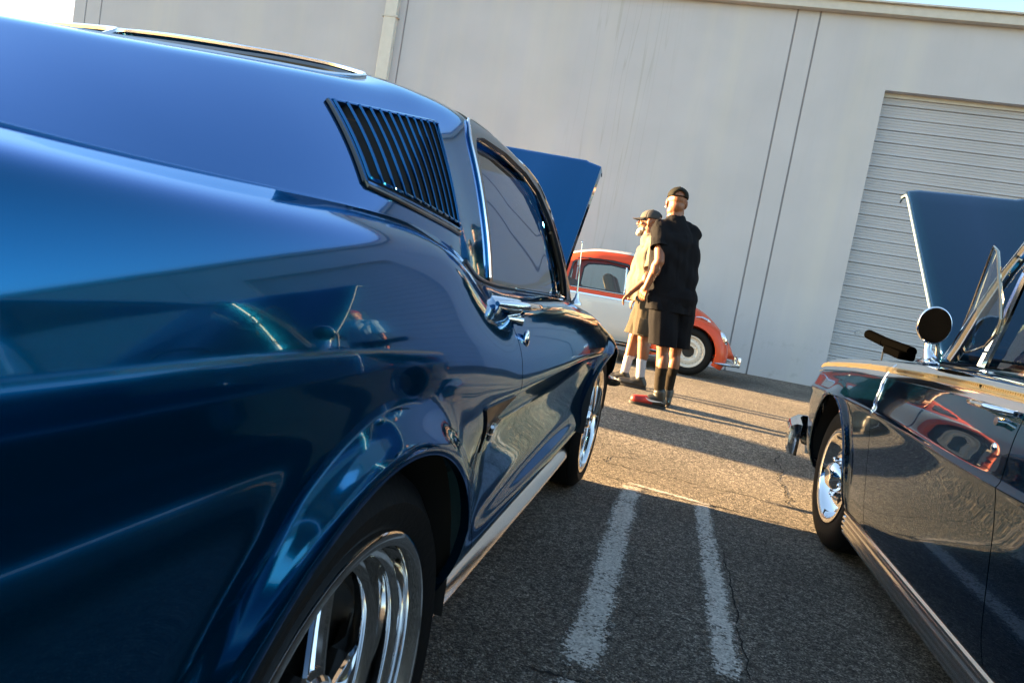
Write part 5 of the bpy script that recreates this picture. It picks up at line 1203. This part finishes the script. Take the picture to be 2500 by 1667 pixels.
    if not long_legs: cuts = [((pel.x, pel.y, hem[1]), (0, 0, -1), 2.0)]
    capsule(b, pel - r * .06, pel + r * .06, .150 * build, .150 * build)
    fuse('trousers' if long_legs else 'shorts', b, shorts, pr, .0075, 4, cuts, fold_fn(8, .008, .35, 3 + hash_(label), .5), .004)
    if sock:
        for s in 'LR':
            kn, an = g('knee' + s), g('ank' + s); t_ = (kn.z - sockz) / (kn.z - an.z); top = kn.lerp(an, t_); b = B(); bk = V3((math.sin(facing), -math.cos(facing), 0))
            capsule(b, kn.lerp(an, max(0, t_ - .15)), an + V3((0, 0, -.02)), .060 - .020 * t_, .041); cm = kn.lerp(an, .30); ell(b, tuple(cm + bk * .020), (.053, .053, .119))
            fuse('sock', b, sock, pr, .006, 3, [(tuple(top), (0, 0, 1), .5), ((an.x, an.y, .05), (0, 0, -1), .5)], None, .002)
    return pr, P, M, g
EYE = pbr('eye', (.05, .03, .02), .1, coat=1.0)
def hash_(s): return sum(ord(c) for c in s) % 17
def cap(pr, P, M, back, crown, front_mat, brim_mat, sc=1.0, openback=True, mesh_mat=None):
    """ball cap: crown, bill (towards the back of the head when worn backwards), adjuster strap"""
    sg = -1 if back else 1; V = []; nu, nv = 28, 10
    def pt(th, ph, rr=1.0): return P(.0845 * math.sin(th) * math.sin(ph) * rr, -.012 + .106 * math.cos(th) * math.sin(ph) * rr * (1.0), .046 + .080 * math.cos(ph) * rr - .0 * math.sin(ph))
    def quads(t0, t1, nm, mat, skip=None):
        V = []; F = []; n = 24
        for j in range(nv + 1):
            ph = .02 + (math.pi / 2 + .10) * j / nv
            for i in range(n + 1): V.append(pt(t0 + (t1 - t0) * i / n, ph))
        for j in range(nv):
            for i in range(n):
                th = t0 + (t1 - t0) * (i + .5) / n; ph = .02 + (math.pi / 2 + .10) * (j + .5) / nv
                if skip and skip(th, ph): continue
                F.append((j * (n + 1) + i, j * (n + 1) + i + 1, (j + 1) * (n + 1) + i + 1, (j + 1) * (n + 1) + i))
        o = raw(nm, V, F, mat, pr); md = o.modifiers.new('t', 'SOLIDIFY'); md.thickness = .003; md.offset = 1; return o
    fth = 0.0 if not back else math.pi                             # th = 0 looks forward
    hole = lambda th, ph: openback and abs(((th - (fth + math.pi) + math.pi) % (2 * math.pi)) - math.pi) < .62 and ph > 1.02 + .55 * abs(((th - (fth + math.pi) + math.pi) % (2 * math.pi)) - math.pi) ** 1.5 * 1.6
    if mesh_mat:
        quads(fth - 1.25, fth + 1.25, 'cap_front', crown); quads(fth + 1.25, fth + 2 * math.pi - 1.25, 'cap_back', mesh_mat, hole)
    else: quads(fth, fth + 2 * math.pi, 'cap_crown', crown, hole)
    if openback:
        B().tube([pt(fth + math.pi + u, math.pi / 2 + .03, 1.015) for u in np.linspace(-.7, .7, 12)], .011, n=8, flat=.25).obj('cap_strap', crown, pr)
    V = []; F = []; n = 16
    for j in range(7):
        for i in range(n + 1):
            u = -1 + 2 * i / n; th = fth + u * 1.12; base = Vector((.0845 * math.sin(th), -.012 + .106 * math.cos(th), .038)); out = Vector((0, sg * .078 * math.cos(u * math.pi / 2) ** .6 * j / 6, -.012 * (j / 6) - .016 * u * u * (j / 6)))
            V.append(P(*(base + out)))
    F = [(j * (n + 1) + i, j * (n + 1) + i + 1, (j + 1) * (n + 1) + i + 1, (j + 1) * (n + 1) + i) for j in range(6) for i in range(n)]
    o = raw('cap_bill', V, F, brim_mat, pr); md = o.modifiers.new('t', 'SOLIDIFY'); md.thickness = .004
    b = B(); b.sphere(P(0, -.012, .128), .007, 8, 6); b.obj('cap_button', crown, pr)
# --- the man in black, back to the camera
J1 = dict(pel=(-.080, .02, .93), che=(-.150, .0, 1.325), nek=(-.185, .01, 1.570), hed=(-.205, .03, 1.700),
          shoL=(-.290, -.060, 1.465), elbL=(-.245, -.190, 1.19), wriL=(-.305, -.165, .985), hndL=(-.328, -.135, .90),
          shoR=(-.045, .095, 1.475), elbR=(.000, .20, 1.20), wriR=(-.06, .33, 1.06), hndR=(-.14, .36, 1.03),
          hipL=(-.150, -.035, .88), kneeL=(-.085, -.055, .50), ankL=(-.045, -.03, .10), toeL=math.pi + .12,
          hipR=(-.010, .075, .88), kneeR=(.015, .12, .50), ankR=(.022, .16, .10), toeR=math.pi / 2 + .25)
pm, P1, M1, g1 = person('person', 'man in a black T-shirt, black shorts and black cap standing with his back to us', (.025, 5.83, .14), J1, R(33), SKIN, BLK_C, BLK_S, BLK_K, .345, dict(L=(.6, .8, 0), R=(0, -1, 0)), dict(f=R(8), sc=1.0), build=.95, hem=(.80, .52), sleeve=.62)
cap(pm, P1, M1, False, CAPB, CAPB, CAPB)
g_, t_, s_2 = shoe(pm, J1['ankL'], J1['toeL'], BLKSH, SOLE, .31, True, REDSH)
# curved white mark along the outer side of the shoe
mk = [(-.045, .056), (-.02, .058), (.02, .053), (.06, .050), (.085, .055), (.10, .066), (.112, .082), (.100, .074), (.086, .068), (.06, .064), (.02, .062), (-.02, .0615)]
mkp = []
for a, z in mk:
    wd = .0465 + .002 * math.sin(a * 20); mkp.append(tuple(g_ + t_ * a + s_2 * wd + Vector((0, 0, z))))
n_ = len(mkp); bq = B(); bq.add(mkp + [tuple(Vector(p) + s_2 * .006) for p in mkp], [tuple(range(n_)), tuple(range(2 * n_ - 1, n_ - 1, -1))] + [(i, (i + 1) % n_, n_ + (i + 1) % n_, n_ + i) for i in range(n_)]); bq.obj('shoe_mark', SWH, pm, smooth=False)
shoe(pm, J1['ankR'], J1['toeR'], BLKSH, SOLE, .31, True)
B().sphere(P1(-.082, -.012, -.046), .0085, 10, 8).obj('ear_stud', SWH, pm)
tb = B(); e0, w0 = g1('elbL'), g1('wriL'); dd = (w0 - e0)
for k in range(9):
    q = e0 + dd * (.22 + .06 * k); tb.tube([q + Vector((.020, -.0455 + .0011 * k, .006 * (-1) ** k)), q + Vector((.030, -.0425 + .0011 * k, -.012)), q + Vector((.024 + .006 * (k % 2), -.043 + .0011 * k, -.022))], .0028, n=5)
tt = tb.obj('tattoo', INK, pm); tt['kind'] = 'stuff'
# --- the older man beside him, in profile
J2 = dict(pel=(-.265, 0, .88), che=(-.325, .0, 1.235), nek=(-.360, .0, 1.465), hed=(-.412, .0, 1.575),
          shoL=(-.300, -.180, 1.375), elbL=(-.285, -.235, 1.08), wriL=(-.435, -.225, .905), hndL=(-.490, -.215, .835),
          shoR=(-.335, .180, 1.375), elbR=(-.30, .24, 1.09), wriR=(-.40, .22, .88), hndR=(-.45, .2, .80),
          hipL=(-.265, -.09, .84), kneeL=(-.255, -.10, .47), ankL=(-.215, -.10, .10), toeL=math.pi - .1,
          hipR=(-.275, .09, .84), kneeR=(-.355, .10, .47), ankR=(-.385, .12, .10), toeR=math.pi - .2)
pm2, P2, M2, g2 = person('person', 'older white-bearded man in grey cap, cream T-shirt and khaki cargo shorts, seen in profile', (-.01, 6.98, .14), J2, R(84), SKIN, CREAM_C, KHAKI, WHITE_S, .285, dict(L=(.3, 0, -1), R=(0, 0, -1)), dict(f=R(82), sc=.98), build=.98, hem=(.82, .50), sleeve=.80, belly=.075)
cap(pm2, P2, M2, False, CAPG, CAPG, CAPD, mesh_mat=CAPD)
b = B()
for x, y, z, r in ((0, .084, -.110, .030), (0, .078, -.098, .032), (.026, .066, -.088, .026), (-.026, .066, -.088, .026), (0, .090, -.080, .018), (.0, .070, -.118, .022), (.044, .040, -.070, .020), (-.044, .040, -.070, .020), (.02, .094, -.047, .009), (-.02, .094, -.047, .009)): b.sphere(P2(x, y, z), r, 12, 8)
fuse('beard', b, BEARD, pm2, .004, 3, fold=fold_fn(60, .003, 1.0, 2))
b = B()
for s in (-1, 1):
    b.tube([P2(s * .058, .074, .012), P2(s * .079, .03, .012), P2(s * .082, -.01, .010)], .0022, n=6)
    rg = [P2(s * .033 + .024 * math.cos(2 * math.pi * k / 16), .103, .008 + .017 * math.sin(2 * math.pi * k / 16)) for k in range(17)]; b.tube(rg, .002, n=6, cap=False)
b.tube([P2(-.010, .104, .012), P2(0, .108, .015), P2(.010, .104, .012)], .002, n=6); b.obj('glasses', BLACK, pm2)
for s, fx in (('L', -1), ('R', 1)):
    kn, hp = g2('knee' + s), g2('hip' + s); c = hp.lerp(kn, .66); B().box((c.x + .01, c.y + fx * .118, c.z), (.15, .016, .15), bev=.007).obj('cargo_pocket', KHAKI, pm2)
pm2.scale = (1.04, 1.04, 1.04)
shoe(pm2, J2['ankL'], J2['toeL'], BLKSH, SOLE, .30); shoe(pm2, J2['ankR'], J2['toeR'], BLKSH, SOLE, .30)
# --- a third man at the nose of the teal car; the picture shows him only as a reflection in the blue door
J3 = dict(pel=(0, 0, .92), che=(.0, .03, 1.28), nek=(0, .06, 1.49), hed=(0, .09, 1.645), shoL=(-.19, .03, 1.41), elbL=(-.24, .0, 1.13), wriL=(-.22, .10, .90), hndL=(-.21, .13, .82), shoR=(.19, .03, 1.41), elbR=(.29, -.02, 1.16), wriR=(.20, .14, 1.02), hndR=(.15, .19, 1.00),
          hipL=(-.09, 0, .88), kneeL=(-.10, .02, .48), ankL=(-.11, 0, .09), toeL=math.pi / 2, hipR=(.09, 0, .88), kneeR=(.10, .02, .48), ankR=(.11, 0, .09), toeR=math.pi / 2)
pm3, P3, M3, g3 = person('person', 'man in denim shirt and maroon cap, mirrored in the blue car between hood and door', (2.66, 7.0, .14), J3, 0.0, SKIN, DENIM, cloth('dark_jeans', (.03, .04, .06)), None, 0, dict(L=(1, 0, 0), R=(-1, 0, 0)), dict(f=0.0), hem=(.78, .5), long_legs=True, sleeve_long=False, sleeve=.98)
cap(pm3, P3, M3, False, CAPR, CAPR, CAPR, openback=False); shoe(pm3, J3['ankL'], J3['toeL'], BLKSH, SOLE, .29); shoe(pm3, J3['ankR'], J3['toeR'], BLKSH, SOLE, .29)
# ================================================================ steel drum added out of sight to the left to cast the shadow band on the asphalt
dr_ = thing('shadow_caster_drum', 'dark steel trash drum standing left of the blue coupe, its shadow crossing the asphalt', 'trash can', (-7.2, 5.80, .14))
b = B(); b.lathe([(0, .001), (0, .275), (.02, .29), (.30, .29), (.31, .30), (.33, .29), (.60, .29), (.61, .30), (.63, .29), (.88, .29), (.90, .30), (.91, .285), (.89, .28), (.1, .28), (.09, .001)], 40, 'z'); b.obj('barrel', pbr('drum_steel', (.06, .07, .075), .5, .6, var=.2), dr_, auto=35)
b = B(); b.lathe([(.90, .305), (.925, .30), (.97, .22), (1.0, .10), (1.005, .001)], 40, 'z'); b.obj('lid', pbr('drum_lid', (.05, .05, .055), .5, .6), dr_, auto=35)
